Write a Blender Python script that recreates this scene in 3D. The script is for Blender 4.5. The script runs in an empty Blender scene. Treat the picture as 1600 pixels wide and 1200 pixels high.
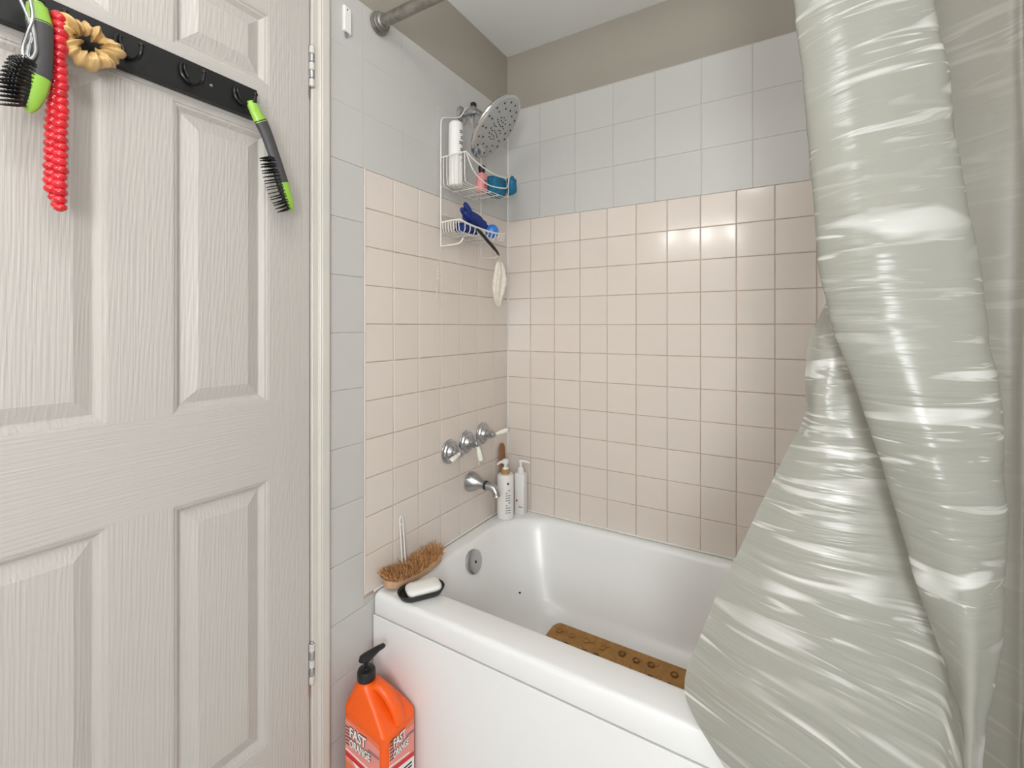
import bpy, bmesh, math, random
from mathutils import Vector, Matrix, Euler
from mathutils.bvhtree import BVHTree
random.seed(7)
PI = math.pi
scene = bpy.context.scene
C = scene.collection

# ------------------------------------------------------------------ camera
CAM = Vector((1.0142, -1.6417, 1.22)); YAW = math.radians(31.18)
cam_d = bpy.data.cameras.new('camera'); cam = bpy.data.objects.new('camera', cam_d); C.objects.link(cam)
cam.location = CAM; cam.rotation_euler = (PI/2, 0, YAW)
cam_d.sensor_width = 36; cam_d.sensor_fit = 'HORIZONTAL'
cam_d.lens = 715.6/1600*36; cam_d.shift_y = -(600-510.7)/1600; cam_d.clip_start = 0.02
scene.camera = cam

# ------------------------------------------------------------------ light
scene.view_settings.view_transform = 'Standard'; scene.view_settings.look = 'None'
scene.view_settings.gamma = 1; scene.view_settings.use_curve_mapping = False
scene.view_settings.exposure = -0.22
w = bpy.data.worlds.new('world'); scene.world = w; w.use_nodes = True
w.node_tree.nodes['Background'].inputs[0].default_value = (0.8, 0.85, 0.9, 1)
w.node_tree.nodes['Background'].inputs[1].default_value = 0.3
def area(name, loc, target, sx, sy, power, col):
    d = bpy.data.lights.new(name, 'AREA'); d.shape = 'RECTANGLE'; d.size = sx; d.size_y = sy
    d.energy = power; d.color = col
    o = bpy.data.objects.new(name, d); C.objects.link(o); o.location = loc
    o.rotation_euler = (Vector(target)-Vector(loc)).to_track_quat('-Z', 'Y').to_euler()
    return o
def bulb(name, loc, radius, power, col):
    d = bpy.data.lights.new(name, 'POINT'); d.shadow_soft_size = radius; d.energy = power; d.color = col
    o = bpy.data.objects.new(name, d); C.objects.link(o); o.location = loc; return o
for bx0 in (0.18, 0.40, 0.62): bulb('vanity_bulb', (bx0, -2.34, 1.95), 0.055, 3.1, (1.0, 0.98, 0.95))
bulb('ceiling_fill', (0.80, -1.65, 2.21), 0.12, 11.0, (0.985, 0.985, 1.0))  # unseen fill lamp, added to brighten the ceiling and flatten the shading
area('window_daylight', (1.335, -2.43, 1.08), (0.85, 0, 0.55), 0.36, 1.10, 35, (0.93, 0.965, 1.0))

# ------------------------------------------------------------------ materials
def lin(c):
    return tuple(((v/255)/12.92 if v/255 <= 0.04045 else ((v/255+0.055)/1.055)**2.4) for v in c)
MATS = {}
def mat(name, rgb, rough=0.5, metal=0.0, coat=0.0, noise=0.0, nscale=20.0, bump=0.0, bscale=None, stretch=None, spec=None, rnd=0.0, trans=0.0, sss=0.0):
    if name in MATS: return MATS[name]
    m = bpy.data.materials.new(name); m.use_nodes = True; nt = m.node_tree; N = nt.nodes; L = nt.links
    b = N['Principled BSDF']; col = (*lin(rgb), 1)
    b.inputs['Base Color'].default_value = col; b.inputs['Roughness'].default_value = rough
    b.inputs['Metallic'].default_value = metal; b.inputs['Coat Weight'].default_value = coat
    b.inputs['Coat Roughness'].default_value = 0.08
    if spec is not None: b.inputs['Specular IOR Level'].default_value = spec
    if trans: b.inputs['Transmission Weight'].default_value = trans
    if sss:
        b.inputs['Subsurface Weight'].default_value = sss; b.inputs['Subsurface Radius'].default_value = (0.01, 0.01, 0.01)
    tc = N.new('ShaderNodeTexCoord'); mp = N.new('ShaderNodeMapping'); L.new(tc.outputs['Object'], mp.inputs['Vector'])
    if stretch: mp.inputs['Scale'].default_value = stretch
    src = None
    if noise or rnd:
        hsv = N.new('ShaderNodeHueSaturation'); hsv.inputs['Color'].default_value = col
        L.new(hsv.outputs['Color'], b.inputs['Base Color'])
        val = None
        if noise:
            n = N.new('ShaderNodeTexNoise'); n.inputs['Scale'].default_value = nscale; n.inputs['Detail'].default_value = 5
            L.new(mp.outputs['Vector'], n.inputs['Vector'])
            r = N.new('ShaderNodeMapRange'); r.inputs['From Min'].default_value = 0.3; r.inputs['From Max'].default_value = 0.7
            r.inputs['To Min'].default_value = 1-noise; r.inputs['To Max'].default_value = 1+noise
            L.new(n.outputs['Fac'], r.inputs['Value']); val = r.outputs['Result']
        if rnd:
            oi = N.new('ShaderNodeObjectInfo'); r2 = N.new('ShaderNodeMapRange')
            r2.inputs['To Min'].default_value = 1-rnd; r2.inputs['To Max'].default_value = 1+rnd
            L.new(oi.outputs['Random'], r2.inputs['Value'])
            if val is None: val = r2.outputs['Result']
            else:
                mu = N.new('ShaderNodeMath'); mu.operation = 'MULTIPLY'
                L.new(val, mu.inputs[0]); L.new(r2.outputs['Result'], mu.inputs[1]); val = mu.outputs[0]
        L.new(val, hsv.inputs['Value'])
    if bump:
        n2 = N.new('ShaderNodeTexNoise'); n2.inputs['Scale'].default_value = bscale or nscale; n2.inputs['Detail'].default_value = 4
        L.new(mp.outputs['Vector'], n2.inputs['Vector'])
        bp = N.new('ShaderNodeBump'); bp.inputs['Strength'].default_value = bump; bp.inputs['Distance'].default_value = 0.004
        L.new(n2.outputs['Fac'], bp.inputs['Height']); L.new(bp.outputs['Normal'], b.inputs['Normal'])
    MATS[name] = m
    return m

def wood_grain(name, rgb, axis):
    """painted moulded door skin: fine pressed grain running along the given axis"""
    m = bpy.data.materials.new(name); m.use_nodes = True; N = m.node_tree.nodes; L = m.node_tree.links
    b = N['Principled BSDF']; b.inputs['Base Color'].default_value = (*lin(rgb), 1); b.inputs['Roughness'].default_value = 0.38
    tc = N.new('ShaderNodeTexCoord'); mp = N.new('ShaderNodeMapping')
    mp.inputs['Scale'].default_value = (1, 1, 0.022) if axis == 'z' else (1, 0.03, 1)
    L.new(tc.outputs['Object'], mp.inputs['Vector'])
    wv = N.new('ShaderNodeTexNoise'); wv.inputs['Scale'].default_value = 230; wv.inputs['Detail'].default_value = 2; wv.inputs['Distortion'].default_value = 0.25
    L.new(mp.outputs['Vector'], wv.inputs['Vector'])
    mp2 = N.new('ShaderNodeMapping'); mp2.inputs['Scale'].default_value = (1, 1, 0.13) if axis == 'z' else (1, 0.13, 1)
    L.new(tc.outputs['Object'], mp2.inputs['Vector'])
    w2 = N.new('ShaderNodeTexWave'); w2.wave_type = 'RINGS'; w2.rings_direction = 'SPHERICAL'
    w2.inputs['Scale'].default_value = 45; w2.inputs['Distortion'].default_value = 7; w2.inputs['Detail'].default_value = 2; w2.inputs['Detail Scale'].default_value = 0.8
    L.new(mp2.outputs['Vector'], w2.inputs['Vector'])
    mx = N.new('ShaderNodeMath'); mx.operation = 'MULTIPLY_ADD'; mx.inputs[1].default_value = 0.22
    L.new(w2.outputs['Fac'], mx.inputs[0]); L.new(wv.outputs['Fac'], mx.inputs[2])
    bp = N.new('ShaderNodeBump'); bp.inputs['Strength'].default_value = 0.6; bp.inputs['Distance'].default_value = 0.0016
    L.new(mx.outputs[0], bp.inputs['Height']); L.new(bp.outputs['Normal'], b.inputs['Normal'])
    return m

M_paint = mat('taupe_wall_paint', (164, 157, 145), 0.6, noise=0.02, nscale=3, bump=0.05, bscale=180)
M_ceil = mat('white_ceiling_paint', (238, 238, 236), 0.8, bump=0.06, bscale=120)
M_room = mat('white_wall_paint', (226, 225, 222), 0.6, noise=0.01, nscale=3)
M_floor = mat('pale_floor_tile', (214, 212, 207), 0.35, noise=0.04, nscale=8)
M_pink = mat('blush_glazed_tile', (223, 212, 202), 0.13, coat=0.15, noise=0.012, nscale=6, rnd=0.015, bump=0.05, bscale=9)
M_white = mat('white_glazed_tile', (200, 198, 194), 0.36, coat=0.0, noise=0.01, nscale=5, rnd=0.008, bump=0.05, bscale=10)
M_grout = mat('beige_grout', (188, 168, 152), 0.9, noise=0.22, nscale=14, stretch=(1, 1, 1))
M_groutw = mat('grey_grout', (197, 195, 191), 0.85, noise=0.05, nscale=10)
M_doorz = wood_grain('door_skin_upright_grain', (190, 185, 179), 'z')
M_doory = wood_grain('door_skin_level_grain', (190, 185, 179), 'y')
M_trim = mat('casing_paint', (206, 201, 193), 0.35, noise=0.02, nscale=9)
M_enamel = mat('white_enamel', (236, 236, 234), 0.28, coat=0.12, noise=0.01, nscale=3)
M_apron = mat('white_apron_panel', (236, 236, 235), 0.3, noise=0.01, nscale=3)
M_chrome = mat('chrome', (200, 200, 200), 0.12, metal=1.0)
M_satin = mat('brushed_nickel', (184, 185, 187), 0.3, metal=1.0, noise=0.06, nscale=60)
M_pewter = mat('tarnished_rod_metal', (150, 146, 140), 0.38, metal=0.85, noise=0.25, nscale=45, bump=0.1, bscale=60)
M_black = mat('black_plastic', (24, 24, 25), 0.42)
M_rack = mat('black_stained_wood', (20, 20, 21), 0.45, noise=0.1, nscale=30)
M_blackmetal = mat('black_hook_metal', (22, 22, 23), 0.3, metal=0.3)
M_wplastic = mat('white_plastic', (236, 234, 230), 0.35)
M_porc = mat('porcelain_lever', (240, 236, 226), 0.12, coat=0.5)
M_wire = mat('white_coated_wire', (226, 222, 214), 0.32)
M_soap = mat('white_soap', (240, 239, 234), 0.45, sss=0.1)
M_woodlt = mat('pale_beech_wood', (190, 155, 122), 0.55, noise=0.12, nscale=30, stretch=(4, 0.4, 4))
M_woodbr = mat('brown_oiled_wood', (150, 104, 62), 0.5, noise=0.2, nscale=25, stretch=(4, 4, 0.4))
M_bristle = mat('coir_bristle', (188, 138, 90), 0.75, noise=0.4, nscale=120)
M_orange = mat('orange_plastic', (246, 96, 18), 0.35, sss=0.05)
M_mat = mat('ochre_rubber', (168, 122, 62), 0.55, noise=0.16, nscale=40)
M_matring = mat('brown_rubber_ring', (112, 76, 34), 0.55, noise=0.15, nscale=60)
M_green = mat('lime_green_plastic', (150, 196, 74), 0.3, coat=0.2)
M_grip = mat('charcoal_grip', (70, 69, 70), 0.5)
M_red = mat('red_coral_bead', (206, 32, 44), 0.18, coat=0.5, rnd=0.15)
M_gold = mat('gold_satin', (206, 170, 112), 0.3, noise=0.08, nscale=60)
M_silver = mat('silver_metal', (205, 206, 208), 0.22, metal=1.0)
M_teal = mat('teal_cloth', (18, 104, 138), 0.7, noise=0.08, nscale=80)
M_navy = mat('navy_cloth', (26, 48, 118), 0.75, noise=0.12, nscale=90, bump=0.2, bscale=300)
M_blue = mat('blue_plastic', (40, 118, 206), 0.3, coat=0.3)
M_pinkb = mat('pink_bottle_plastic', (232, 150, 150), 0.35)
M_mesh = mat('ivory_mesh_fabric', (222, 214, 200), 0.7, noise=0.1, nscale=70, bump=0.4, bscale=160)
M_ink = mat('dark_print', (60, 62, 66), 0.5)
M_inkbk = mat('black_print', (18, 18, 20), 0.5)
M_inkred = mat('red_print', (214, 40, 52), 0.45)
M_inkpink = mat('pink_print', (238, 150, 140), 0.45)
M_inkwh = mat('white_print', (244, 242, 238), 0.45)
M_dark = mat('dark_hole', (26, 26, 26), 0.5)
M_caulk = mat('white_caulk', (226, 224, 218), 0.6)

# ------------------------------------------------------------------ geometry helpers
OFF = {}
def frame_from(axis, hint=(0, 0, 1)):
    a = Vector(axis).normalized(); h = Vector(hint)
    if abs(a.dot(h)) > 0.95: h = Vector((1, 0, 0))
    u = h.cross(a).normalized(); v = a.cross(u)
    return a, u, v
class MB:
    def __init__(s): s.v = []; s.f = []
    def add(s, vs, fs):
        b = len(s.v); s.v += [Vector(p) for p in vs]; s.f += [tuple(i+b for i in f) for f in fs]; return s
    def box(s, x0, x1, y0, y1, z0, z1):
        return s.add([(x0,y0,z0),(x1,y0,z0),(x1,y1,z0),(x0,y1,z0),(x0,y0,z1),(x1,y0,z1),(x1,y1,z1),(x0,y1,z1)],
                     [(0,3,2,1),(4,5,6,7),(0,1,5,4),(1,2,6,5),(2,3,7,6),(3,0,4,7)])
    def loft(s, loops, cap0=True, cap1=True, closed=False):
        b = len(s.v); n = len(loops[0])
        for lp in loops: s.v += [Vector(p) for p in lp]
        m = len(loops)
        for i in range(m if closed else m-1):
            i2 = (i+1) % m
            for k in range(n):
                k2 = (k+1) % n
                s.f.append((b+i*n+k, b+i*n+k2, b+i2*n+k2, b+i2*n+k))
        if not closed:
            if cap0: s.f.append(tuple(b+k for k in reversed(range(n))))
            if cap1: s.f.append(tuple(b+(m-1)*n+k for k in range(n)))
        return s
    def tube(s, path, r, n=8, closed=False, hint=(0, 0, 1), flat=1.0):
        P = [Vector(p) for p in path]; m = len(P); loops = []
        pu = None
        for i, p in enumerate(P):
            if closed: t = P[(i+1) % m]-P[i-1]
            else: t = P[min(i+1, m-1)]-P[max(i-1, 0)]
            t.normalize()
            if pu is None: a, u, v = frame_from(t, hint)
            else:
                u = pu-t*pu.dot(t)
                u = u.normalized() if u.length > 1e-6 else frame_from(t, hint)[1]
                v = t.cross(u)
            pu = u
            rr = r[i] if isinstance(r, (list, tuple)) else r
            loops.append([p+(u*math.cos(2*PI*k/n)+v*math.sin(2*PI*k/n)*flat)*rr for k in range(n)])
        return s.loft(loops, closed=closed)
    def lathe(s, o, axis, prof, n=24, hint=(0, 0, 1)):
        a, u, v = frame_from(axis, hint); o = Vector(o)
        return s.loft([[o+a*d+(u*math.cos(2*PI*k/n)+v*math.sin(2*PI*k/n))*r for k in range(n)] for d, r in prof])
    def sphere(s, c, r, n=12, m=8, sc=(1, 1, 1)):
        c = Vector(c); loops = []
        for i in range(m+1):
            t = -PI/2+PI*i/m; rr = max(math.cos(t), 0.02)
            loops.append([c+Vector((math.cos(2*PI*k/n)*rr*r*sc[0], math.sin(2*PI*k/n)*rr*r*sc[1], math.sin(t)*r*sc[2])) for k in range(n)])
        return s.loft(loops)
    def build(s, name, m, parent=None, smooth=True, bevel=0, seg=2, angle=35, sub=0):
        off = OFF.get(parent.name, Vector()) if parent else Vector()
        me = bpy.data.meshes.new(name)
        me.from_pydata([tuple(p-off) for p in s.v], [], s.f); me.validate(); me.update()
        bm = bmesh.new(); bm.from_mesh(me); bmesh.ops.recalc_face_normals(bm, faces=bm.faces)
        if smooth:
            for f in bm.faces: f.smooth = True
            lim = math.radians(angle)
            for e in bm.edges:
                if len(e.link_faces) == 2 and e.calc_face_angle(0) > lim: e.smooth = False
        bm.to_mesh(me); bm.free()
        me.materials.append(m)
        o = bpy.data.objects.new(name, me); C.objects.link(o)
        if bevel:
            md = o.modifiers.new('bevel', 'BEVEL'); md.width = bevel; md.segments = seg; md.limit_method = 'ANGLE'; md.angle_limit = math.radians(30)
        if sub:
            md = o.modifiers.new('sub', 'SUBSURF'); md.levels = sub; md.render_levels = sub
        if parent: o.parent = parent
        OFF[o.name] = off
        return o
def tag(o, label, cat, group=None):
    o['label'] = label; o['category'] = cat
    if group: o['group'] = group
    return o
def thing(name, label, cat, loc, group=None):
    o = bpy.data.objects.new(name, None); C.objects.link(o); o.location = loc; o.empty_display_size = 0.05
    OFF[o.name] = Vector(loc); tag(o, label, cat, group); return o
def struct(o, label=None):
    o['kind'] = 'structure'
    if label: o['label'] = label
    return o
def smoothpath(pts, n=6, closed=False):
    P = [Vector(p) for p in pts]; out = []; m = len(P)
    rng = range(m) if closed else range(m-1)
    for i in rng:
        if closed: a, b, c, d = P[i-1], P[i], P[(i+1) % m], P[(i+2) % m]
        else: a, b, c, d = P[max(i-1, 0)], P[i], P[i+1], P[min(i+2, m-1)]
        for k in range(n):
            t = k/n
            out.append(0.5*((2*b)+(c-a)*t+(2*a-5*b+4*c-d)*t*t+(3*b-a-3*c+d)*t**3))
    if not closed: out.append(P[-1])
    return out
def rrect(cx, cy, hx, hy, r, z, k=6):
    """rounded rectangle loop; r = one radius or four (front-left, front-right, back-right, back-left)"""
    rs = r if isinstance(r, (list, tuple)) else (r,)*4
    out = []
    for q, (sx, sy) in enumerate([(-1, -1), (1, -1), (1, 1), (-1, 1)]):
        rr = rs[q]; ox = cx+sx*(hx-rr); oy = cy+sy*(hy-rr); a0 = PI+q*PI/2
        for j in range(k+1):
            a = a0+PI/2*j/k
            out.append(Vector((ox+rr*math.cos(a), oy+rr*math.sin(a), z)))
    return out
def text_obj(name, s, size, m, parent, mtx, depth=0.0004, offset=0.0, shear=0.0, sx=1.0):
    cu = bpy.data.curves.new('text', 'FONT'); cu.body = s; cu.size = size; cu.extrude = depth; cu.offset = offset; cu.shear = shear
    cu.resolution_u = 3; cu.align_x = 'LEFT'
    t = bpy.data.objects.new('text', cu); C.objects.link(t)
    dg = bpy.context.evaluated_depsgraph_get(); dg.update()
    me = bpy.data.meshes.new_from_object(t.evaluated_get(dg))
    bpy.data.objects.remove(t); bpy.data.curves.remove(cu)
    off = OFF.get(parent.name, Vector())
    me.transform(Matrix.Translation(-off) @ mtx @ Matrix.Diagonal((sx, 1, 1, 1)))
    me.name = name; me.materials.clear(); me.materials.append(m)
    o = bpy.data.objects.new(name, me); C.objects.link(o); o.parent = parent; OFF[o.name] = off
    return o
def face_mtx(origin, right, up):
    r = Vector(right).normalized(); u = Vector(up).normalized(); n = r.cross(u)
    m = Matrix((r, u, n)).transposed().to_4x4(); m.translation = Vector(origin); return m

# ================================================================== THE ROOM
RX, FY, CZ_ = 1.525, -2.45, 2.36          # right wall, wall behind the camera, ceiling height
wl = MB()
wl.box(-0.12, -0.006, -0.9295, 0.12, 0, CZ_+0.1)
wl.box(-0.12, -0.006, -1.632, -0.9295, 2.048, CZ_+0.1)
wl.box(-0.12, -0.006, FY-0.1, -1.632, 0, CZ_+0.1)
wall_left = struct(wl.build('wall_left', M_paint, smooth=False), 'taupe painted wall band above the tile on the door side')
wall_back = struct(MB().box(-0.12, RX+0.1, 0.006, 0.12, 0, CZ_+0.1).build('wall_back', M_paint, smooth=False), 'taupe painted wall band above the tile behind the tub')
wall_right = struct(MB().box(RX, RX+0.1, FY-0.1, 0.006, 0, CZ_+0.1).build('wall_right', M_room, smooth=False))
wall_front = struct(MB().box(-0.006, RX, FY-0.1, FY, 0, CZ_+0.1).build('wall_front', M_room, smooth=False))
struct(MB().box(-0.006, RX, FY, 0.006, -0.1, 0).build('floor', M_floor, smooth=False))
struct(MB().box(-0.006, RX, FY, 0.006, CZ_, CZ_+0.1).build('ceiling', M_ceil, smooth=False), 'white painted ceiling')

# ---- tiles: every tile is a part of its wall
P4, P6 = 0.1085, 0.1525
ZTOP = 1.228+4*P4                           # 1.662, top of the blush tiles
def tile_mesh(name, wdt, hgt, m, side):
    e, d = (0.0016 if m is M_pink else 0.0005), 0.0045; a, b = wdt/2, hgt/2
    back = [(-d, -a, -b), (-d, a, -b), (-d, a, b), (-d, -a, b)]
    mid = [(-e*0.8, -a, -b), (-e*0.8, a, -b), (-e*0.8, a, b), (-e*0.8, -a, b)]
    fr = [(0, -a+e, -b+e), (0, a-e, -b+e), (0, a-e, b-e), (0, -a+e, b-e)]
    mb = MB().loft([back, mid, fr])
    if side == 'back': mb.v = [Vector((v.y, -v.x, v.z)) for v in mb.v]
    me = bpy.data.meshes.new(name); me.from_pydata([tuple(v) for v in mb.v], [], mb.f)
    bm = bmesh.new(); bm.from_mesh(me); bmesh.ops.recalc_face_normals(bm, faces=bm.faces); bm.to_mesh(me); bm.free()
    me.materials.append(m); return me
TM = {}
def tile(side, u0, u1, z0, z1, m, gap, parent, gz=None):
    gz = gap if gz is None else gz
    key = (side, round(u1-u0, 4), round(z1-z0, 4), m.name, gz)
    if key not in TM: TM[key] = tile_mesh('tile', u1-u0-gap, z1-z0-gz, m, side)
    o = bpy.data.objects.new('tile', TM[key]); C.objects.link(o); o.parent = parent
    u = (u0+u1)/2; z = (z0+z1)/2; t = 0.0045 if m is M_pink else 0.001
    if side == 'left':
        o.location = (0, u, z); o.rotation_euler = (0, random.gauss(0, t), random.gauss(0, t))
    else:
        o.location = (u, 0, z); o.rotation_euler = (random.gauss(0, t), 0, random.gauss(0, t))
    return o
# grout beds behind the tiles
MB().box(-0.0055, -0.0022, -0.7625, -0.001, 0.46, ZTOP).build('grout_bed', M_grout, wall_left, smooth=False)
g2 = MB().box(-0.0055, -0.0022, -0.881, -0.7625, 0, ZTOP); g2.box(-0.0055, -0.0022, -0.881, -0.001, ZTOP, ZTOP+3*P6); g2.box(-0.0055, -0.0022, -0.7625, -0.70, 0, 0.46)
g2.build('grout_bed', M_groutw, wall_left, smooth=False)
MB().box(0.001, RX, 0.0022, 0.0055, 0.46, ZTOP).build('grout_bed', M_grout, wall_back, smooth=False)
MB().box(0.001, RX, 0.0022, 0.0055, ZTOP, ZTOP+3*P6).build('grout_bed', M_groutw, wall_back, smooth=False)
for r in range(-7, 4):
    z0 = 1.228+r*P4; z1 = z0+P4
    for k in range(7): tile('left', -(k+1)*P4, -k*P4, z0, z1, M_pink, 0.0022, wall_left)
    for k in range(14): tile('back', k*P4, (k+1)*P4, z0, z1, M_pink, 0.0022, wall_back)
for r in range(3):
    z0 = ZTOP+r*P6; z1 = z0+P6
    ys = [-0.881, -0.767, -0.6145, -0.462, -0.3095, -0.157, -0.001]
    for a, b in zip(ys, ys[1:]): tile('left', a, b, z0, z1, M_white, 0.0008, wall_left, 0.0002)
    for k in range(10): tile('back', k*P6, min((k+1)*P6, RX-0.001), z0, z1, M_white, 0.0009, wall_back, 0.0006)
z1 = ZTOP
while z1 > 0.01:
    z0 = max(z1-P6, 0.001)
    tile('left', -0.881, -0.763 if z0 > 0.43 else -0.71, z0, z1, M_white, 0.0022, wall_left)
    z1 = z0
# raised bullnose edge of the blush field beside the narrow white column
MB().tube([(0.0, -0.7605, 0.47), (0.0, -0.7605, ZTOP)], 0.0026, 8).build('edge_bead', M_pink, wall_left)
# caulk lines in the corner and around the tub
MB().tube([(0.001, -0.001, 0.47), (0.001, -0.001, 2.119)], 0.0032, 8).build('caulk_bead', M_caulk, wall_left)
MB().tube([(0.002, -0.728, 0.468), (0.002, -0.01, 0.468)], 0.004, 8).build('caulk_bead', M_caulk, wall_left)
MB().tube([(0.01, -0.002, 0.468), (RX, -0.002, 0.468)], 0.004, 8).build('caulk_bead', M_caulk, wall_back)
# thin grey grout strip where the white tile meets the paint
MB().box(0.0, RX, -0.0, 0.004, ZTOP+3*P6, ZTOP+3*P6+0.002).build('tile_top_joint', M_groutw, wall_back, smooth=False)

# ================================================================== THE DOOR
door = bpy.data.objects.new('door_1', None); C.objects.link(door); door.location = (0, -0.932, 0.008); OFF['door_1'] = Vector(door.location)
struct(door, 'off white six panel door with moulded wood grain')
DY0, DY1, DZ0, DZ1 = -1.617, -0.9325, 0.008, 2.036
T = -0.035
yA, yB, yC, yD = -1.036, -1.226, -1.323, -1.513
zr = [(DZ0, 0.27), (0.873, 1.05), (1.66, 1.768), (1.93, DZ1)]
zp = [(0.27, 0.873), (1.05, 1.66), (1.768, 1.93)]
MB().box(T, 0, yA, DY1, DZ0, DZ1).build('stile', M_doorz, door, smooth=False, bevel=0.0015)
MB().box(T, 0, DY0, yD, DZ0, DZ1).build('stile', M_doorz, door, smooth=False, bevel=0.0015)
for a, b in zr: MB().box(T, 0, yD, yA, a, b).build('rail', M_doory, door, smooth=False)
for a, b in zp: MB().box(T, 0, yC, yB, a, b).build('mullion', M_doorz, door, smooth=False)
def rloop(y0, y1, z0, z1, i, x): return [(x, y0+i, z0+i), (x, y1-i, z0+i), (x, y1-i, z1-i), (x, y0+i, z1-i)]
for a, b in zp:
    for y0, y1 in ((yB, yA), (yD, yC)):
        prof = [(0, T), (0, -0.0005), (0.003, -0.001), (0.0045, -0.0035), (0.0085, -0.0042), (0.0105, -0.0062), (0.0165, -0.0125), (0.019, -0.0128), (0.044, -0.0032), (0.0455, -0.0026)]
        MB().loft([rloop(y0, y1, a, b, i, x) for i, x in prof]).build('panel', M_doorz, door, smooth=False)
for z0, z1 in ((0.3376, 0.4377), (1.814, 1.9155)):
    hz = MB().lathe((0.0045, -0.9285, z0-0.004), (0, 0, 1), [(0, 0.002), (0.002, 0.0042), (z1-z0+0.006, 0.0042), (z1-z0+0.008, 0.002)], 12).build('hinge', M_satin, door)
    h = (z1-z0)/5
    for k in range(5):
        MB().lathe((0.0045, -0.9285, z0+k*h), (0, 0, 1), [(0, 0.0052), (0.001, 0.0064), (h-0.0026, 0.0064), (h-0.0016, 0.0052)], 14).build('knuckle', M_trim if k % 2 == 0 else M_satin, hz)
    MB().box(-0.004, 0.0012, -0.936, -0.9325, z0-0.03, z1).build('hinge_leaf', M_satin, hz, smooth=False)
# ---- door casing
casing = bpy.data.objects.new('trim_1', None); C.objects.link(casing); OFF['trim_1'] = Vector()
struct(casing, 'painted door casing with stepped bead')
def casing_leg(ya, yb, z1, sgn):
    # ya = inner edge (by the door), yb = outer edge
    prof = [(ya, -0.03), (ya, 0.003), (ya-sgn*0.001, 0.0045)]
    q = [(0.0, -0.03), (0.0, 0.003), (0.0015, 0.0045), (0.0175, 0.005), (0.0185, 0.010), (0.021, 0.012), (0.0235, 0.0105), (0.025, 0.0125), (0.043, 0.0135), (0.0462, 0.012), (0.047, 0.009), (0.047, -0.001), (0.01, -0.03)]
    return [[(x, ya+sgn*d, z) for d, x in q] for z in (0.0, z1)]
MB().loft(casing_leg(-0.9285, None, 2.085, 1)).build('side_casing', M_trim, casing, smooth=False, bevel=0.0008)
MB().loft(casing_leg(-1.6215, None, 2.085, -1)).build('side_casing', M_trim, casing, smooth=False, bevel=0.0008)
MB().box(-0.005, 0.012, -1.6215, -0.9285, 2.04, 2.085).build('head_casing', M_trim, casing, smooth=False, bevel=0.002)

# ================================================================== BATHTUB
RIM = 0.468
tub = thing('bathtub', 'white enamelled alcove bathtub with boxed front apron', 'bathtub', (0.76, -0.37, 0))
XO0, XO1, YO0, YO1 = 0.0015, RX-0.0015, -0.732, -0.0015
def outer(i, z, r):
    return rrect((XO0+XO1)/2, (YO0+YO1)/2, (XO1-XO0)/2-i, (YO1-YO0)/2-i, r, z, 8)
def opening(l, r_, f, b, rs, z):
    x0, x1, y0, y1 = 0.062+l, 1.43-r_, -0.640+f, -0.034-b
    return rrect((x0+x1)/2, (y0+y1)/2, (x1-x0)/2, (y1-y0)/2, rs, z, 8)
loops = [outer(0.010, 0.4075, 0.012), outer(0.0005, 0.4075, 0.012), outer(0.0, 0.409, 0.012), outer(0, 0.452, 0.012), outer(0.002, 0.461, 0.014), outer(0.007, 0.4665, 0.016), outer(0.014, RIM, 0.02)]
base_r = (0.13, 0.13, 0.13, 0.19)
loops += [opening(-0.012, -0.012, -0.010, -0.008, tuple(q+0.01 for q in base_r), RIM),
          opening(-0.003, -0.003, -0.003, -0.002, base_r, 0.4665),
          opening(0.004, 0.006, 0.005, 0.004, base_r, 0.460),
          opening(0.010, 0.014, 0.010, 0.009, base_r, 0.448),
          opening(0.018, 0.03, 0.016, 0.018, base_r, 0.42),
          opening(0.034, 0.08, 0.026, 0.036, base_r, 0.36),
          opening(0.055, 0.14, 0.038, 0.056, base_r, 0.29),
          opening(0.078, 0.20, 0.050, 0.074, base_r, 0.22),
          opening(0.105, 0.25, 0.066, 0.094, tuple(q*0.95 for q in base_r), 0.178),
          opening(0.140, 0.29, 0.094, 0.122, tuple(q*0.85 for q in base_r), 0.158),
          opening(0.19, 0.34, 0.14, 0.165, tuple(q*0.7 for q in base_r), 0.151),
          opening(0.24, 0.39, 0.19, 0.21, tuple(q*0.5 for q in base_r), 0.150)]
shell = MB().loft(loops, cap0=False).build('tub_shell', M_enamel, tub, angle=60)
sh = BVHTree.FromPolygons([v.co+OFF['bathtub'] for v in shell.data.vertices], [tuple(p.vertices) for p in shell.data.polygons])
# apron below the dark shadow gap
MB().box(XO0+0.002, XO1, -0.733, -0.70, 0.003, 0.4025).build('apron_panel', M_apron, tub, smooth=False, bevel=0.0015)
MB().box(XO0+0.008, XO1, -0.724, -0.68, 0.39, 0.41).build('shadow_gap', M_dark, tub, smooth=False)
# overflow plate on the sloping end
on = Vector((0.97, 0, 0.22)).normalized(); oc = Vector((0.077, -0.364, 0.411))
ov = MB().lathe(oc, on, [(0, 0.033), (0.0, 0.038), (0.012, 0.0395), (0.0165, 0.038), (0.019, 0.033), (0.0195, 0.012), (0.0195, 0.001)], 32).build('overflow_plate', M_satin, tub)
MB().lathe(oc+on*0.0192, on, [(0, 0.005), (0.001, 0.005), (0.0012, 0.001)], 12).build('screw', M_dark, ov)
# enamel chip
d0 = Vector((-math.sin(YAW), math.cos(YAW), 0))+Vector((math.cos(YAW), math.sin(YAW), 0))*((812-800)/715.6)+Vector((0, 0, (510.7-926)/715.6))
hit = sh.ray_cast(CAM, d0.normalized())
if hit[0]: MB().sphere(hit[0], 0.0042, 8, 6, (1.3, 1, 0.7)).build('enamel_chip', M_dark, tub)

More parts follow.
